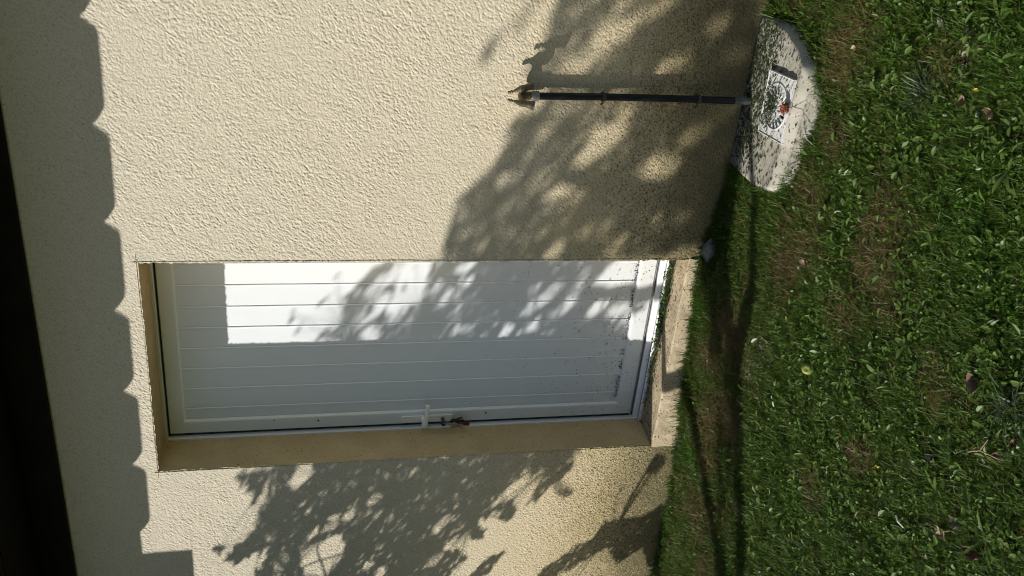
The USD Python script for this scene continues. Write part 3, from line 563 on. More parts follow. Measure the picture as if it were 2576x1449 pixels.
# fallen leaves
def dry_leaf(L, Wd, seed, stalk=0.0, curl=.25, lobes=0):
    r = np.random.default_rng(seed); t = np.linspace(0, 1, 10); s = np.linspace(-1, 1, 7); T, Sx = np.meshgrid(t, s, indexing='ij')
    w = Wd / 2 * np.sin(np.pi * T ** .85) ** .75 + .0006
    if lobes: w = w * (1 + .42 * np.cos(T * np.pi * lobes * 2 + .4))
    z = .012 * curl / .25 * (Sx ** 2 * .6 + (T - .5) ** 2 * 1.6) * (L / .05) + .004 * (n2(T * 3, Sx, .5, seed) - .5)
    g_ = grid(L * (T - .5), w * Sx, z)
    if stalk:
        st = tube([(-L * .48, 0, z[0, 3]), (-L * .5 - stalk * .5, .004, .006), (-L * .5 - stalk, .010, .011)], [.0011, .0009, .0008], 6); g_ = cat([g_, st])
    return g_
LV = [((2.001, -.915), .050, .030, 'leaf_grey', 40, 0, 0, 'greyish flat dead leaf lying in the grass right of the big grass tuft'),
      ((1.848, -1.188), .055, .028, 'leaf_tan', 70, .0, 0, 'curled orange-brown dead leaf standing on edge near the lower right corner of the lawn'),
      ((1.848, -1.078), .040, .022, 'leaf_brown', 10, 0, 0, 'dull brown dead leaf half buried behind the dandelion leaves'),
      ((1.862, -.579), .030, .022, 'leaf_tan', 120, 0, 0, 'small pinkish dead leaf on the straw in front of the drain slab'),
      ((1.179, -.607), .048, .032, 'leaf_brown', 75, 0, 0, 'brown creased dead leaf beside white stones near the end of the slab'),
      ((1.252, -1.426), 0.068, .040, 'leaf_brown', 35, .0, 0, 'largest dead leaf, dark brown and crumpled, beside the coarse grass tuft'),
      ((.831, -1.49), .048, .040, 'leaf_tan', 150, .035, 2, 'pale tan lobed dead leaf with a long stalk sticking up'),
      ((.875, -1.611), .065, .038, 'leaf_russet', 100, 0, 0, 'dark russet crumpled dead leaf at the lower left of the lawn'),
      ((.895, -1.522), .050, .026, 'leaf_grey', 60, 0, 0, 'thin greyish dead leaf right beside the tan stalked leaf'),
      ((.554, -1.34), .036, .018, 'leaf_tan', 80, 0, 0, 'small tan dead leaf at the left edge of the lawn'),
      ((.736, -1.524), .030, .022, 'leaf_russet', 20, 0, 0, 'small red dead leaf in the lower left corner of the lawn'),
      ((.981, -1.378), .042, .022, 'leaf_grey', 95, 0, 0, 'narrow grey dead leaf standing above a rosette of tongue-shaped leaves'),
      ((1.137, -1.566), .045, .026, 'leaf_russet', 130, 0, 0, 'reddish brown dead leaf below a forked twig near the bottom edge'),
      ((.967, -1.679), .024, .016, 'leaf_russet', 50, 0, 0, 'tiny orange dead leaf beside the large rounded weed leaves'),
      ((1.20, -1.60), .030, .020, 'leaf_russet', 5, 0, 0, 'red dead leaf at the very bottom edge of the lawn'),
      ((1.993, -1.138), .040, .012, 'leaf_yellow', 60, 0, 0, 'long bright yellow-green leaf under the upright narrow rosette'),
      ((1.888, -1.119), .022, .012, 'leaf_yellow', 100, 0, 0, 'small yellow leaf beside the dandelion leaves'),
      ((.816, -1.201), .032, .010, 'leaf_yellow', 140, 0, 0, 'narrow yellow leaf in the shaded left part of the lawn')]
for q_, ((lx, ly), L, Wd, mt, rz, stalk, lobes, lab) in enumerate(LV):
    m = dry_leaf(L * .74, Wd * .74, 500 + q_, stalk, .25 + .2 * (q_ % 3), lobes); r = np.random.default_rng(550 + q_)
    m.apply_transform(trimesh.transformations.euler_matrix(r.normal(.1, .25), r.normal(0, .25), math.radians(rz)))
    m.apply_translation([lx, ly, float(ground_z(lx, ly)) + .020]); tag(obj('fallen_leaf', m, mt, smooth=True), lab, 'dead leaf')
# stones
def stone(r_, seed, sc=(1, 1, .6)):
    m = trimesh.creation.icosphere(2, 1.0); v = np.array(m.vertices); v *= (1 + .5 * (fbm(v * 1.3 + seed, 3, seed) - .5))[:, None]
    m.vertices = v * np.array(sc) * r_; return m
ST_ = [((1.922, -.578), .014, 'stone_pale', 'white oval stone in the straw patch before the slab, nearest the picture edge'), ((2.003, -1.012), .009, 'stone_pale', 'small white stone close to the dead grey leaf'),
       ((1.953, -1.019), .013, 'stone_pale', 'largest of the white stones in the far bare patch of the lawn'), ((1.9, -1.037), .009, 'stone_pale', 'pinkish pale stone under the yellow leaf in the bare patch'),
       ((1.832, -1.135), .012, 'stone_pale', 'white stone beside the dandelion leaves'), ((1.797, -1.027), .010, 'stone_pale', 'small white stone between the big tuft and the dandelion leaves'),
       ((1.685, -.633), .014, 'stone_grey', 'grey stone in the grass in front of the drain grate'), ((1.493, -.54), .012, 'stone_pale', 'small white stone at the foot of the slab'),
       ((1.412, -.793), .017, 'stone_grey', 'grey stone at the upper end of the straw patch'), ((1.376, -.85), .013, 'stone_pale', 'white broken stone in the middle of the straw patch'),
       ((1.345, -.875), .012, 'stone_grey', 'bluish grey stone in the straw patch beside the white broken one'), ((1.373, -.921), .008, 'stone_pale', 'tiny white stone in straw farthest from the wall'),
       ((1.155, -.640), .009, 'stone_pale', 'white stone touching the brown creased leaf'), ((1.14, -.565), .011, 'stone_pale', 'white stone on the wall side of the brown creased leaf'),
       ((1.055, -.608), .010, 'stone_pale', 'elongated white stone on brown soil halfway between leaf and apple'), ((.909, -.606), .009, 'stone_pale', 'white chip of stone close above the apple'), ((1.078, -.569), .007, 'stone_pale', 'tiny white stone nearest the long shaded strip')]
for q_, ((sx, sy_), r_, mt, lab) in enumerate(ST_):
    rs = np.random.default_rng(600 + q_); m = stone(r_ * .85, q_ + 3, (1, rs.uniform(.6, .85), .6)); m.apply_transform(trimesh.transformations.rotation_matrix(rs.uniform(0, 6), [0, 0, 1]))
    m.apply_translation([sx, sy_, float(ground_z(sx, sy_)) + .009 + r_ * .2]); tag(obj('stone', m, mt, smooth=True), lab, 'stone')
m = stone(.048, 91, (1, .55, .62)); v = np.array(m.vertices); m.vertices = v * (1 + .5 * (noise(v * 60, 5)[:, None] - .5)); m.apply_translation([.955, -.04, -.058]); tag(obj('stone', m, 'stone_grey', smooth=True), 'grey lump of stone against the wall beside the right end of the door step', 'stone')
gr = []
for (bx_, by_, br) in ((.778, -.485, .07), (.70, -.44, .07), (.63, -.43, .06), (1.40, -.82, .05), (1.154, -.60, .05), (1.95, -1.03, .06), (.36, -.47, .06)):
    for j in range(34):
        ax_, ay_ = rng.normal(bx_, br * .6), rng.normal(by_, br * .6); m = trimesh.creation.icosphere(1, 1.0); m.vertices *= (1 + .35 * (noise(m.vertices * 1.6 + j, j)[:, None] - .5))
        m.vertices *= rng.uniform(.002, .006) * np.array([1, rng.uniform(.5, .9), .5]); m.apply_transform(trimesh.transformations.rotation_matrix(rng.uniform(0, 6), [0, 0, 1])); m.apply_translation([ax_, ay_, float(ground_z(ax_, ay_)) + .007]); gr.append(m)
tag(obj('gravel', cat(gr), 'stone_grey'), 'small grey gravel showing in bare patches of the lawn', 'gravel', kind='stuff')
# apple, flower head, twig
ap = thing('apple', 'small yellow-green windfall apple lying in the lawn by the shaded strip', 'apple', (.873, -.766, float(ground_z(.873, -.766)) + .016), scale=(.9, .9, .9))
pr = [(0.0, .017), (.004, .0175), (.010, .0205), (.016, .0185), (.0205, .010), (.0215, .001), (.0195, -.009), (.0145, -.017), (.008, -.020), (.003, -.0185), (0, -.018)]
am = lathe(pr[::-1], 24); am.apply_transform(trimesh.transformations.euler_matrix(.7, .4, 0)); obj('fruit', am, 'apple_skin', ap, smooth=True)
stk = tube([(0, 0, .016), (.001, 0, .022), (.003, .001, .028)], .0009, 6); stk.apply_transform(trimesh.transformations.euler_matrix(.7, .4, 0)); obj('stalk', stk, 'bark', ap)
fl = trimesh.creation.icosphere(3, 1.0); v = np.array(fl.vertices); v *= (.72 + .75 * np.abs(fbm(v * 3.1, 3, 5) - .5) * 2)[:, None]; fl.vertices = v * [.019, .017, .015]; fl.apply_translation([1.607, -.338, -.061])
tag(obj('dead_flower', fl, 'red_petals'), 'crumpled rust-red flower head lying on the corner of the drain grate', 'flower')
tw = cat([tube([(1.60, -.352, -.056), (1.585, -.40, -.079), (1.555, -.45, -.080), (1.54, -.50, -.092)], .0009, 5), tube([(1.59, -.366, -.062), (1.61, -.41, -.078), (1.60, -.46, -.081)], .0007, 5)])
tag(obj('straw', tw, 'straw_white'), 'thin dry stalks lying across the slab beside the red flower head', 'straw')
tw = tube([(.775, -1.355, -.085), (.772, -1.375, -.078), (.768, -1.395, -.083)], [.0022, .0025, .0018], 7); tag(obj('twig', tw, 'straw_white'), 'short white twig standing out in the lower left of the lawn', 'twig')
tw = cat([tube([(1.10, -1.50, -.085), (1.135, -1.54, -.075), (1.15, -1.60, -.085)], [.0014, .0016, .001], 6), tube([(1.135, -1.54, -.075), (1.17, -1.545, -.08)], [.0014, .0009], 6)])
tag(obj('twig', tw, 'leaf_tan'), 'thin forked brown twig near the bottom edge of the lawn', 'twig')

# ------------------------------------------------------------------ the tree left of the picture whose crown shades wall and door
K, MM = SUN[0] / SUN[1], -SUN[2] / SUN[1]
WD=[[[0.902,0.975],[1.08,0.96],[1.156,0.926],[1.204,0.884],[1.246,0.849],[1.293,0.807],[1.353,0.78],[1.418,0.774],[1.457,0.752],[1.485,0.704],[1.493,0.634],[1.599,0.646],[1.596,0.722],[1.627,0.719],[1.67,0.698],[1.732,0.668],[1.778,0.679],[1.813,0.671],[1.849,0.651],[1.919,0.629],[1.962,-0.068],[0.894,-0.323]],[[1.661,0.901],[1.722,0.857],[1.735,0.828],[1.699,0.843],[1.65,0.875]],[[1.744,0.771],[1.797,0.767],[1.798,0.749],[1.745,0.75]],[[-0.025,1.738],[-0.016,1.6],[-0.07,1.623],[-0.152,1.654],[-0.179,1.676],[-0.101,1.702],[-0.08,1.736]],[[-0.0,1.571],[-0.001,1.496],[-0.077,1.53],[-0.132,1.552],[-0.117,1.501],[-0.073,1.464],[0.0,1.446],[0.002,1.333],[0.005,0.959],[-0.002,0.566],[-0.003,0.33],[-0.086,0.344],[-0.161,0.41],[-0.277,0.496],[-0.265,0.523],[-0.176,0.483],[-0.07,0.429],[-0.077,0.477],[-0.153,0.518],[-0.081,0.558],[-0.175,0.63],[-0.28,0.702],[-0.328,0.747],[-0.264,0.655],[-0.249,0.59],[-0.312,0.576],[-0.391,0.618],[-0.313,0.675],[-0.369,0.744],[-0.436,0.706],[-0.475,0.744],[-0.418,0.781],[-0.405,0.815],[-0.472,0.884],[-0.535,0.888],[-0.511,0.816],[-0.559,0.762],[-0.659,0.856],[-0.878,0.91],[-0.779,1.695],[-0.567,1.681],[-0.43,1.617],[-0.461,1.707],[-0.494,1.782],[-0.47,1.818],[-0.36,1.711],[-0.314,1.68],[-0.218,1.663],[-0.183,1.626],[-0.129,1.588]],[[-0.191,0.414],[-0.22,0.31],[-0.267,0.372]],[[-0.129,0.015],[-0.022,-0.035],[-0.066,-0.095],[-0.166,-0.061],[-0.161,0.001]],[[-0.275,0.139],[-0.177,0.068],[-0.267,0.114]],[[-0.308,-0.131],[-0.386,-0.037],[-0.401,0.155],[-0.506,0.202],[-0.564,0.282],[-0.663,0.411],[-0.77,0.469],[-0.735,0.376],[-0.659,0.234],[-0.58,0.129],[-0.689,0.058],[-0.598,-0.055],[-0.718,-0.103],[-0.713,-0.158],[-0.547,-0.221]],[[-0.578,0.685],[-0.544,0.596],[-0.668,0.669],[-0.674,0.72]],[[-0.388,1.828],[-0.381,1.806],[-0.459,1.821],[-0.448,1.831]],[[-0.67,0.754],[-0.61,0.691],[-0.742,0.715],[-0.782,0.763]]]
WL=[[[1.739,0.518],[1.783,0.467],[1.81,0.42],[1.837,0.36],[1.871,0.276],[1.907,0.25],[1.91,0.205],[1.861,0.248],[1.815,0.324],[1.764,0.387],[1.727,0.394],[1.706,0.443],[1.662,0.481],[1.679,0.509]],[[1.788,0.487],[1.833,0.43],[1.864,0.39],[1.882,0.381],[1.88,0.418],[1.825,0.46]],[[1.654,0.653],[1.675,0.604],[1.66,0.513],[1.625,0.476],[1.609,0.558],[1.616,0.629]],[[1.548,0.691],[1.56,0.551],[1.566,0.382],[1.55,0.379],[1.539,0.69]],[[1.615,0.277],[1.646,0.269],[1.694,0.19],[1.703,0.125],[1.671,0.132],[1.621,0.197]],[[1.808,0.106],[1.835,0.071],[1.825,0.029],[1.776,0.032],[1.767,0.077]],[[1.725,0.048],[1.735,-0.032],[1.687,-0.071],[1.67,0.009]],[[1.501,0.686],[1.519,0.441],[1.51,0.426],[1.49,0.542],[1.479,0.58],[1.487,0.633]],[[1.508,0.379],[1.504,0.305],[1.471,0.34],[1.46,0.372]],[[1.382,0.68],[1.422,0.651],[1.456,0.61],[1.469,0.579],[1.43,0.6],[1.397,0.616],[1.363,0.658]],[[1.434,0.462],[1.456,0.385],[1.438,0.321],[1.391,0.354],[1.343,0.388],[1.321,0.432],[1.293,0.476],[1.292,0.516],[1.333,0.508],[1.374,0.46]],[[1.163,0.615],[1.202,0.559],[1.241,0.496],[1.203,0.491],[1.157,0.56],[1.146,0.603]],[[1.175,0.501],[1.225,0.453],[1.264,0.39],[1.219,0.397],[1.176,0.439],[1.14,0.51]],[[1.276,0.281],[1.326,0.213],[1.334,0.151],[1.28,0.109],[1.229,0.16],[1.196,0.239]],[[1.41,0.137],[1.453,0.061],[1.444,0.003],[1.385,0.047],[1.369,0.122]],[[1.024,0.87],[1.066,0.827],[1.116,0.772],[1.179,0.718],[1.159,0.708],[1.088,0.749],[1.038,0.812],[0.988,0.854]],[[1.233,0.802],[1.254,0.745],[1.228,0.709],[1.199,0.76]],[[0.959,0.866],[0.988,0.814],[0.937,0.83]],[[1.039,0.473],[1.08,0.419],[1.047,0.404],[0.995,0.45]],[[0.958,0.571],[0.988,0.519],[0.921,0.532],[0.91,0.587]],[[0.947,0.364],[1.003,0.294],[1.022,0.239],[0.973,0.282],[0.916,0.346]],[[0.911,0.117],[0.95,0.042],[0.957,-0.039],[0.926,-0.076],[0.887,-0.038],[0.888,0.106]],[[1.512,0.066],[1.517,-0.067],[1.479,-0.047],[1.48,0.052]],[[1.081,0.198],[1.1,0.144],[1.055,0.165]],[[1.085,0.105],[1.093,0.04],[1.022,0.041]],[[-0.123,1.541],[-0.042,1.5],[-0.004,1.453],[-0.072,1.479],[-0.125,1.523]],[[-0.274,1.358],[-0.283,1.35],[-0.298,1.346],[-0.315,1.346],[-0.332,1.351],[-0.346,1.359],[-0.352,1.369],[-0.351,1.379],[-0.342,1.387],[-0.328,1.391],[-0.31,1.39],[-0.293,1.385],[-0.28,1.377],[-0.273,1.367]],[[-0.257,1.286],[-0.265,1.283],[-0.275,1.283],[-0.286,1.287],[-0.295,1.294],[-0.302,1.301],[-0.304,1.309],[-0.301,1.315],[-0.293,1.318],[-0.283,1.317],[-0.272,1.313],[-0.263,1.307],[-0.256,1.299],[-0.255,1.292]],[[-0.178,1.171],[-0.187,1.17],[-0.198,1.174],[-0.208,1.182],[-0.215,1.193],[-0.218,1.204],[-0.217,1.214],[-0.211,1.22],[-0.202,1.221],[-0.191,1.217],[-0.181,1.209],[-0.173,1.198],[-0.17,1.186],[-0.172,1.177]],[[-0.259,1.167],[-0.265,1.164],[-0.273,1.164],[-0.283,1.166],[-0.293,1.171],[-0.299,1.177],[-0.302,1.183],[-0.301,1.188],[-0.295,1.191],[-0.286,1.191],[-0.276,1.189],[-0.267,1.185],[-0.26,1.179],[-0.257,1.172]],[[-0.255,1.208],[-0.26,1.206],[-0.266,1.206],[-0.274,1.208],[-0.281,1.212],[-0.286,1.216],[-0.288,1.221],[-0.287,1.224],[-0.283,1.226],[-0.277,1.227],[-0.269,1.225],[-0.262,1.221],[-0.257,1.217],[-0.254,1.212]],[[-0.283,1.123],[-0.288,1.12],[-0.295,1.119],[-0.302,1.121],[-0.31,1.125],[-0.315,1.129],[-0.317,1.134],[-0.315,1.139],[-0.31,1.141],[-0.303,1.142],[-0.295,1.14],[-0.288,1.137],[-0.283,1.132],[-0.281,1.127]],[[-0.32,0.872],[-0.332,0.87],[-0.35,0.875],[-0.371,0.886],[-0.391,0.902],[-0.406,0.918],[-0.413,0.932],[-0.41,0.941],[-0.398,0.943],[-0.38,0.938],[-0.359,0.927],[-0.339,0.911],[-0.324,0.895],[-0.318,0.881]],[[-0.178,0.924],[-0.184,0.922],[-0.196,0.923],[-0.21,0.928],[-0.224,0.935],[-0.236,0.942],[-0.242,0.949],[-0.242,0.955],[-0.236,0.957],[-0.225,0.955],[-0.21,0.951],[-0.196,0.944],[-0.185,0.936],[-0.178,0.929]],[[-0.245,0.981],[-0.251,0.978],[-0.259,0.978],[-0.269,0.98],[-0.279,0.984],[-0.286,0.99],[-0.289,0.996],[-0.287,1.001],[-0.281,1.005],[-0.272,1.005],[-0.262,1.003],[-0.253,0.999],[-0.246,0.993],[-0.243,0.986]],[[-0.529,0.895],[-0.541,0.892],[-0.558,0.896],[-0.577,0.907],[-0.592,0.921],[-0.602,0.937],[-0.604,0.951],[-0.598,0.96],[-0.586,0.963],[-0.568,0.959],[-0.551,0.948],[-0.535,0.934],[-0.525,0.918],[-0.523,0.904]],[[-0.06,1.032],[-0.064,1.029],[-0.071,1.028],[-0.079,1.03],[-0.086,1.033],[-0.091,1.038],[-0.092,1.043],[-0.091,1.047],[-0.087,1.05],[-0.08,1.05],[-0.072,1.049],[-0.065,1.045],[-0.06,1.041],[-0.059,1.036]],[[-0.323,1.426],[-0.332,1.423],[-0.346,1.425],[-0.362,1.431],[-0.376,1.441],[-0.387,1.452],[-0.391,1.462],[-0.388,1.469],[-0.379,1.472],[-0.365,1.47],[-0.349,1.464],[-0.335,1.454],[-0.324,1.443],[-0.32,1.433]],[[-0.453,1.49],[-0.41,1.406],[-0.376,1.337],[-0.46,1.313],[-0.591,1.367],[-0.612,1.468],[-0.568,1.483]],[[-0.397,1.639],[-0.33,1.607],[-0.371,1.597],[-0.429,1.625]],[[-0.471,1.611],[-0.434,1.572],[-0.53,1.544],[-0.597,1.598]],[[-0.585,1.149],[-0.591,1.144],[-0.602,1.141],[-0.616,1.141],[-0.629,1.145],[-0.639,1.15],[-0.645,1.157],[-0.644,1.164],[-0.638,1.169],[-0.626,1.172],[-0.613,1.172],[-0.6,1.168],[-0.59,1.163],[-0.584,1.156]],[[-0.484,0.867],[-0.406,0.798],[-0.43,0.772],[-0.482,0.776],[-0.517,0.856]],[[-0.536,1.21],[-0.541,1.206],[-0.552,1.204],[-0.565,1.205],[-0.578,1.208],[-0.588,1.213],[-0.594,1.219],[-0.594,1.225],[-0.588,1.229],[-0.578,1.231],[-0.565,1.23],[-0.552,1.227],[-0.541,1.222],[-0.536,1.216]]]
DD=[[[0.393,1.232],[0.389,0.445],[0.296,0.52],[0.246,0.567],[0.245,0.499],[0.193,0.526],[0.18,0.363],[0.197,0.295],[0.159,0.282],[0.145,0.343],[0.155,0.45],[0.095,0.477],[0.061,0.365],[-0.05,0.326],[-0.001,1.554],[0.081,1.506],[0.13,1.42],[0.15,1.364],[0.163,1.308],[0.226,1.248],[0.31,1.24]],[[0.204,1.593],[0.238,1.558],[0.279,1.51],[0.353,1.439],[0.394,1.416],[0.393,1.367],[0.346,1.378],[0.305,1.425],[0.264,1.473],[0.216,1.496],[0.153,1.507],[0.104,1.556],[0.018,1.592],[0.001,1.629],[0.083,1.574],[0.133,1.568],[0.182,1.587]],[[0.223,1.472],[0.243,1.448],[0.263,1.393],[0.318,1.377],[0.228,1.367],[0.151,1.408],[0.113,1.482],[0.181,1.483]],[[0.28,1.63],[0.307,1.606],[0.324,1.583],[0.3,1.594],[0.28,1.618]],[[0.053,1.805],[0.158,1.783],[0.165,1.768],[0.095,1.787]],[[0.045,1.769],[0.108,1.732],[0.08,1.739],[0.037,1.76]],[[0.035,1.684],[0.07,1.641],[0.055,1.629],[0.02,1.672]],[[0.149,1.684],[0.198,1.672],[0.232,1.624],[0.211,1.63],[0.177,1.666]],[[0.393,1.373],[0.393,1.318],[0.352,1.335],[0.339,1.365]],[[0.345,1.316],[0.359,1.292],[0.332,1.303]],[[0.256,1.362],[0.262,1.312],[0.241,1.324],[0.2,1.36]]]
DL=[[[0.359,1.055],[0.353,1.058],[0.344,1.068],[0.334,1.084],[0.324,1.102],[0.317,1.119],[0.314,1.132],[0.315,1.138],[0.321,1.136],[0.33,1.126],[0.34,1.11],[0.35,1.091],[0.357,1.074],[0.36,1.061]],[[0.284,1.07],[0.279,1.066],[0.272,1.065],[0.264,1.067],[0.256,1.071],[0.25,1.077],[0.247,1.083],[0.249,1.088],[0.254,1.092],[0.261,1.093],[0.27,1.091],[0.277,1.087],[0.283,1.081],[0.286,1.075]],[[0.234,1.153],[0.227,1.15],[0.213,1.152],[0.196,1.158],[0.179,1.167],[0.164,1.177],[0.156,1.187],[0.156,1.194],[0.163,1.197],[0.177,1.195],[0.194,1.189],[0.212,1.18],[0.226,1.169],[0.234,1.16]],[[0.244,1.263],[0.237,1.259],[0.223,1.259],[0.207,1.264],[0.191,1.272],[0.179,1.282],[0.173,1.293],[0.174,1.301],[0.182,1.305],[0.195,1.305],[0.211,1.3],[0.227,1.291],[0.239,1.281],[0.245,1.271]],[[0.223,1.406],[0.213,1.402],[0.195,1.404],[0.172,1.412],[0.15,1.424],[0.132,1.438],[0.122,1.451],[0.122,1.461],[0.133,1.465],[0.151,1.463],[0.173,1.455],[0.195,1.443],[0.213,1.429],[0.223,1.416]],[[0.158,1.36],[0.152,1.357],[0.141,1.357],[0.127,1.362],[0.114,1.369],[0.104,1.377],[0.098,1.386],[0.099,1.392],[0.105,1.395],[0.116,1.394],[0.13,1.39],[0.143,1.383],[0.153,1.374],[0.159,1.366]],[[0.138,1.292],[0.131,1.284],[0.116,1.279],[0.098,1.279],[0.078,1.282],[0.062,1.289],[0.052,1.299],[0.051,1.308],[0.058,1.316],[0.072,1.321],[0.091,1.321],[0.11,1.317],[0.126,1.31],[0.136,1.301]],[[0.016,1.511],[0.045,1.499],[0.057,1.474],[0.036,1.452],[0.01,1.441]],[[0.065,0.887],[0.058,0.884],[0.047,0.883],[0.033,0.887],[0.02,0.894],[0.009,0.902],[0.004,0.91],[0.005,0.917],[0.011,0.921],[0.023,0.921],[0.036,0.917],[0.05,0.91],[0.06,0.902],[0.066,0.894]],[[0.088,0.767],[0.081,0.763],[0.07,0.764],[0.057,0.767],[0.043,0.774],[0.033,0.782],[0.027,0.79],[0.027,0.796],[0.034,0.799],[0.045,0.799],[0.058,0.795],[0.072,0.789],[0.082,0.781],[0.088,0.773]],[[0.274,0.68],[0.26,0.678],[0.237,0.686],[0.208,0.704],[0.179,0.727],[0.157,0.751],[0.145,0.772],[0.146,0.784],[0.159,0.787],[0.183,0.778],[0.212,0.76],[0.241,0.737],[0.263,0.713],[0.275,0.693]],[[0.256,0.784],[0.25,0.782],[0.24,0.785],[0.228,0.792],[0.217,0.801],[0.208,0.811],[0.204,0.82],[0.205,0.825],[0.211,0.827],[0.221,0.824],[0.233,0.817],[0.244,0.808],[0.253,0.798],[0.257,0.79]],[[0.196,0.607],[0.184,0.605],[0.165,0.613],[0.143,0.628],[0.122,0.649],[0.106,0.671],[0.099,0.689],[0.102,0.7],[0.115,0.702],[0.134,0.695],[0.156,0.679],[0.177,0.658],[0.192,0.637],[0.199,0.619]],[[0.195,0.463],[0.182,0.46],[0.162,0.466],[0.138,0.481],[0.115,0.501],[0.098,0.523],[0.091,0.542],[0.094,0.554],[0.107,0.557],[0.127,0.55],[0.151,0.535],[0.173,0.515],[0.19,0.494],[0.198,0.475]],[[0.165,0.797],[0.158,0.795],[0.148,0.798],[0.136,0.804],[0.124,0.814],[0.116,0.824],[0.112,0.833],[0.113,0.839],[0.12,0.841],[0.131,0.839],[0.143,0.832],[0.154,0.823],[0.163,0.813],[0.167,0.804]],[[0.318,0.578],[0.309,0.574],[0.297,0.575],[0.283,0.581],[0.27,0.592],[0.262,0.603],[0.259,0.615],[0.262,0.623],[0.271,0.627],[0.283,0.626],[0.297,0.619],[0.309,0.609],[0.318,0.598],[0.321,0.586]],[[0.256,0.599],[0.246,0.595],[0.233,0.598],[0.219,0.606],[0.206,0.618],[0.198,0.632],[0.196,0.645],[0.2,0.654],[0.21,0.657],[0.223,0.655],[0.238,0.646],[0.25,0.634],[0.258,0.62],[0.26,0.608]],[[0.042,0.685],[0.037,0.683],[0.029,0.685],[0.02,0.689],[0.012,0.696],[0.006,0.703],[0.003,0.71],[0.005,0.715],[0.01,0.717],[0.018,0.715],[0.027,0.711],[0.035,0.704],[0.041,0.697],[0.044,0.69]],[[0.266,1.192],[0.26,1.191],[0.249,1.196],[0.236,1.204],[0.222,1.216],[0.212,1.227],[0.206,1.237],[0.207,1.242],[0.213,1.243],[0.224,1.238],[0.237,1.23],[0.25,1.218],[0.261,1.207],[0.266,1.197]],[[0.235,0.952],[0.231,0.95],[0.223,0.951],[0.212,0.955],[0.201,0.96],[0.193,0.966],[0.188,0.972],[0.187,0.977],[0.192,0.978],[0.2,0.977],[0.211,0.974],[0.221,0.968],[0.23,0.962],[0.235,0.956]]]

RES = .01; X0, X1, Z0, Z1 = -1.3, 2.4, -.8, 2.3
mx, mz = np.meshgrid(np.arange(X0, X1, RES) + RES / 2, np.arange(Z0, Z1, RES) + RES / 2, indexing='ij')
def inpoly(polys):
    out = np.zeros(mx.shape, bool)
    for p_ in polys: out |= shapely.contains_xy(Polygon(p_).buffer(0), mx, mz)
    return out
tr0 = np.random.default_rng(5)
wd = inpoly(WD) & ~inpoly(WL); dr_ = inpoly(DD) & ~inpoly(DL)
isdoor = (mx > 0) & (mx < W) & (mz > 0) & (mz < H + .24)
need = np.where(isdoor, dr_ & (mx < .40), wd)
edge_l, edge_r = mx + .52 + .12 * (2.3 - mz), 1.92 - mx          # past these the crown thins out
need = need & (edge_l > 0) & (edge_r > 0)
free = (isdoor & (mx > .40) & (mz < 1.05) & (mz > .34)) | ((edge_l <= 0) & (np.hypot(edge_l / .55, (mz - 1.05) / .75) < .55 + .6 * n2(mx, mz, .12, 81))) | ((edge_r <= 0) & (np.hypot(edge_r / .40, (mz - .35) / .50) < .5 + .6 * n2(mx, mz, .12, 82)))
ok = need | free
right = mx > .98                                      # there the crown is thinner and farther off: its shade is soft and lets some sun through
want = np.where(need, np.where(right, 1.15 + .9 * sstep(.42, .15, mz), np.where(isdoor & (mz > 1.0), 1.3, 2.0)), free * .8)
soft = inpoly(WL) & right
want = np.where(soft & ~need, .25, want); ok = ok | (soft & (tr0.random(mx.shape) < .55))
from scipy.ndimage import binary_dilation
base = inpoly(WD) | inpoly(DD); ring = binary_dilation(base, iterations=5) & ~base & (mz > .25) & (~isdoor | (mx < .40))
ok = ok | (ring & (tr0.random(mx.shape) < .62)); want = np.where(ring & (want == 0), .10, want)
# sun rays that come down on the strip of lawn along the wall: low shoots of the tree shade it in patches
ay = np.maximum(-.12 - mz, 0) / 1.04; axg = mx - 1.654 * ay; off = -ay - (-.118 - .52 * (.96 - axg))
strip = (mz < -.14) & (axg > -.05) & (axg < 1.36) & (off > -.05) & (ay < .62) & (off < .16)
dark = strip & (axg > .62) & ~((axg < .95) & (ay < .07))
ok = ok | (strip & (n2(mx, mz, .05, 83) < .62)); want = np.where(strip, np.where(dark, 1.3, .7), want)
cov = np.zeros(mx.shape)
def shade_at(px, pz):
    i = ((px - X0) / RES).astype(int); j = ((pz - Z0) / RES).astype(int); g_ = (i >= 0) & (i < mx.shape[0]) & (j >= 0) & (j < mx.shape[1]); return i, j, g_
tr = np.random.default_rng(77)
OUT = np.array([(0, 0), (.2, .42), (.45, .5), (.72, .36), (1, 0), (.72, -.36), (.45, -.5), (.2, -.42), (.5, 0), (.25, 0), (.75, 0)])
leaves = []
ci, cj = np.nonzero(want > 0)
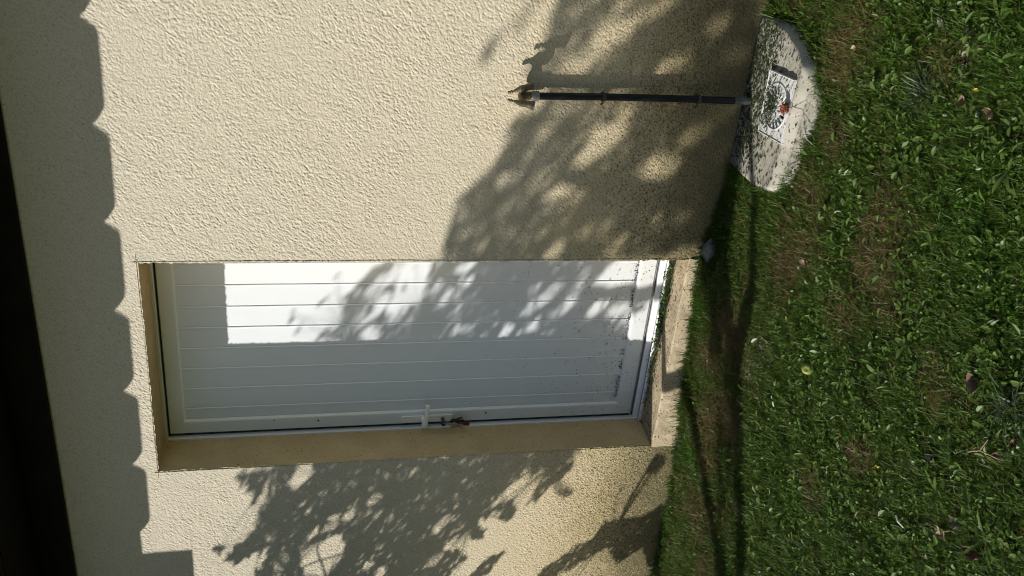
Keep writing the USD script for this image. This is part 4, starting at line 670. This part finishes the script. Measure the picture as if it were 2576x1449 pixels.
for rnd in range(34):
    wgt = np.clip(want - cov, 0, None)[ci, cj] + 1e-9; pick = tr.choice(len(ci), 1500, p=wgt / wgt.sum())
    sx = mx[ci[pick], cj[pick]]; sz_ = mz[ci[pick], cj[pick]]
    tn = ((sx + .8) * .754 + 1.05 * .456) / .776; t = np.maximum((sx + .66 + .28) / 1.21 + tr.uniform(0, .3, len(sx)), tn + .30 + .75 * sstep(.6, 1.2, sx) + tr.uniform(-.35, .35, len(sx)))
    c = np.stack([sx, 0 * sx, sz_], 1) + t[:, None] * SUN
    L = tr.uniform(.036, .068, len(sx)) * (1.0 if rnd < 12 else .60); Wd = L * tr.uniform(.34, .46, len(sx))
    d = tr.normal(0, 1, (len(sx), 3)); d[:, 2] -= .3; d /= np.linalg.norm(d, axis=1, keepdims=True); s = np.cross(d, tr.normal(0, 1, (len(sx), 3)) + SUN * .8); s /= np.linalg.norm(s, axis=1, keepdims=True)
    P_ = c[:, None] + d[:, None] * ((OUT[:, 0] - .5)[None] * L[:, None])[..., None] + s[:, None] * (OUT[:, 1][None] * Wd[:, None])[..., None]
    qx_ = P_[..., 0] - K * P_[..., 1]; qz_ = P_[..., 2] + MM * P_[..., 1]
    i, j, g_ = shade_at(qx_, qz_); i = np.clip(i, 0, mx.shape[0] - 1); j = np.clip(j, 0, mx.shape[1] - 1); good = (ok[i, j] & g_).mean(1) > (.999 if rnd < 6 else .95 if rnd < 16 else .88)
    for q_ in np.nonzero(good)[0]:
        gain = np.clip(want[i[q_], j[q_]] - cov[i[q_], j[q_]], 0, None).mean()
        if gain > .38:
            ii, jj = np.unique(np.stack([i[q_], j[q_]]), axis=1); cov[ii, jj] += 1; leaves.append((c[q_], d[q_], s[q_], L[q_], Wd[q_]))
lc = np.array([l[0] for l in leaves]); ld = np.array([l[1] for l in leaves]); ls = np.array([l[2] for l in leaves]); lL = np.array([l[3] for l in leaves]); lW = np.array([l[4] for l in leaves]); ln = np.cross(ld, ls)
prof = [(0, 0, 0), (.25, .42, .06), (.6, .46, .05), (1, 0, -.04), (.6, -.46, .05), (.25, -.42, .06)]
v = np.stack([lc + ld * ((a_ - .5) * lL)[:, None] + ls * (b_ * lW)[:, None] + ln * (h_ * lL)[:, None] for a_, b_, h_ in prof], 1).reshape(-1, 3)
b0 = np.arange(len(lc))[:, None] * 6
fol = trimesh.Trimesh(v, np.concatenate([b0 + [0, 1, 3], b0 + [1, 2, 3], b0 + [0, 3, 5], b0 + [5, 3, 4]], 1).reshape(-1, 3), process=False)
tree = thing('garden_tree', 'slender leafy tree with leaning stems, outside the picture on the handle side of the door', 'tree')
obj('foliage', fol, 'tree_leaf', tree)
# stems: their shadows are the two dark bands that run over the lawn to the wall
gz0 = float(ground_z(-.28, -.76))
stemB = np.array([(-.27 - .30 * h_ + .05 * math.sin(h_ * 3), -.755 - .343 * h_ * (1 - .12 * h_), gz0 - .05 + h_) for h_ in np.linspace(0, 2.1, 16)])
stemA = np.array([(-.275 - .70 * h_ + .16 * h_ * h_, -.75 + .195 * h_ - .11 * h_ * h_, gz0 - .05 + h_) for h_ in np.linspace(0, 1.5, 14)])
obj('trunk', tube(stemB, np.interp(np.linspace(0, 2.1, 16), [0, 1.1, 2.1], [.044, .038, .016]), 10), 'bark', tree, smooth=True); obj('trunk', tube(stemA, np.interp(np.linspace(0, 1.5, 14), [0, .8, 1.5], [.040, .033, .014]), 10), 'bark', tree, smooth=True)
stemC = np.array([(-.50, -1.01, gz0 + .72), (-.60, -1.17, gz0 + .90), (-.75, -1.37, gz0 + 1.10), (-.90, -1.52, gz0 + 1.4), (-1.0, -1.6, gz0 + 1.8)])
obj('trunk', tube(stemC, [.034, .032, .028, .020, .011], 10), 'bark', tree, smooth=True)
from scipy.cluster.vq import kmeans2
cent, lab_ = kmeans2(lc, 70, seed=3, minit='++'); sk = np.vstack([stemB[7:], stemA[6:]]); br = []
# every spray hangs from the nearest spray or stem already joined up, so the wood stays inside the leaves
todo = list(range(len(cent))); nodes = [p_ for p_ in sk]
while todo:
    dm = np.linalg.norm(cent[todo][:, None] - np.array(nodes)[None], axis=2); i_, j_ = np.unravel_index(np.argmin(dm), dm.shape)
    ce, o_ = cent[todo[i_]], nodes[j_]; q_ = todo.pop(i_); nodes.append(ce); th_ = .004 if dm.min() < .25 else .0065
    br.append(tube([o_, (o_ + ce) / 2 + np.array([0, 0, .03]), ce], [th_, th_ * .85, th_ * .6], 6))
    for a_ in np.nonzero(lab_ == q_)[0]:
        br.append(tube([ce, (ce + lc[a_]) / 2 + np.array([0, 0, .012]), lc[a_] - ld[a_] * lL[a_] / 2], [.0013, .0010, .0007], 3, cap=False))
obj('branches', cat(br), 'bark', tree)
print('leaves', len(leaves), 'cover', float(((cov > 0) & need).sum() / need.sum()))

print('tris', sum(len(UsdGeom.Mesh(p).GetFaceVertexCountsAttr().Get()) for p in stage.Traverse() if p.IsA(UsdGeom.Mesh)))
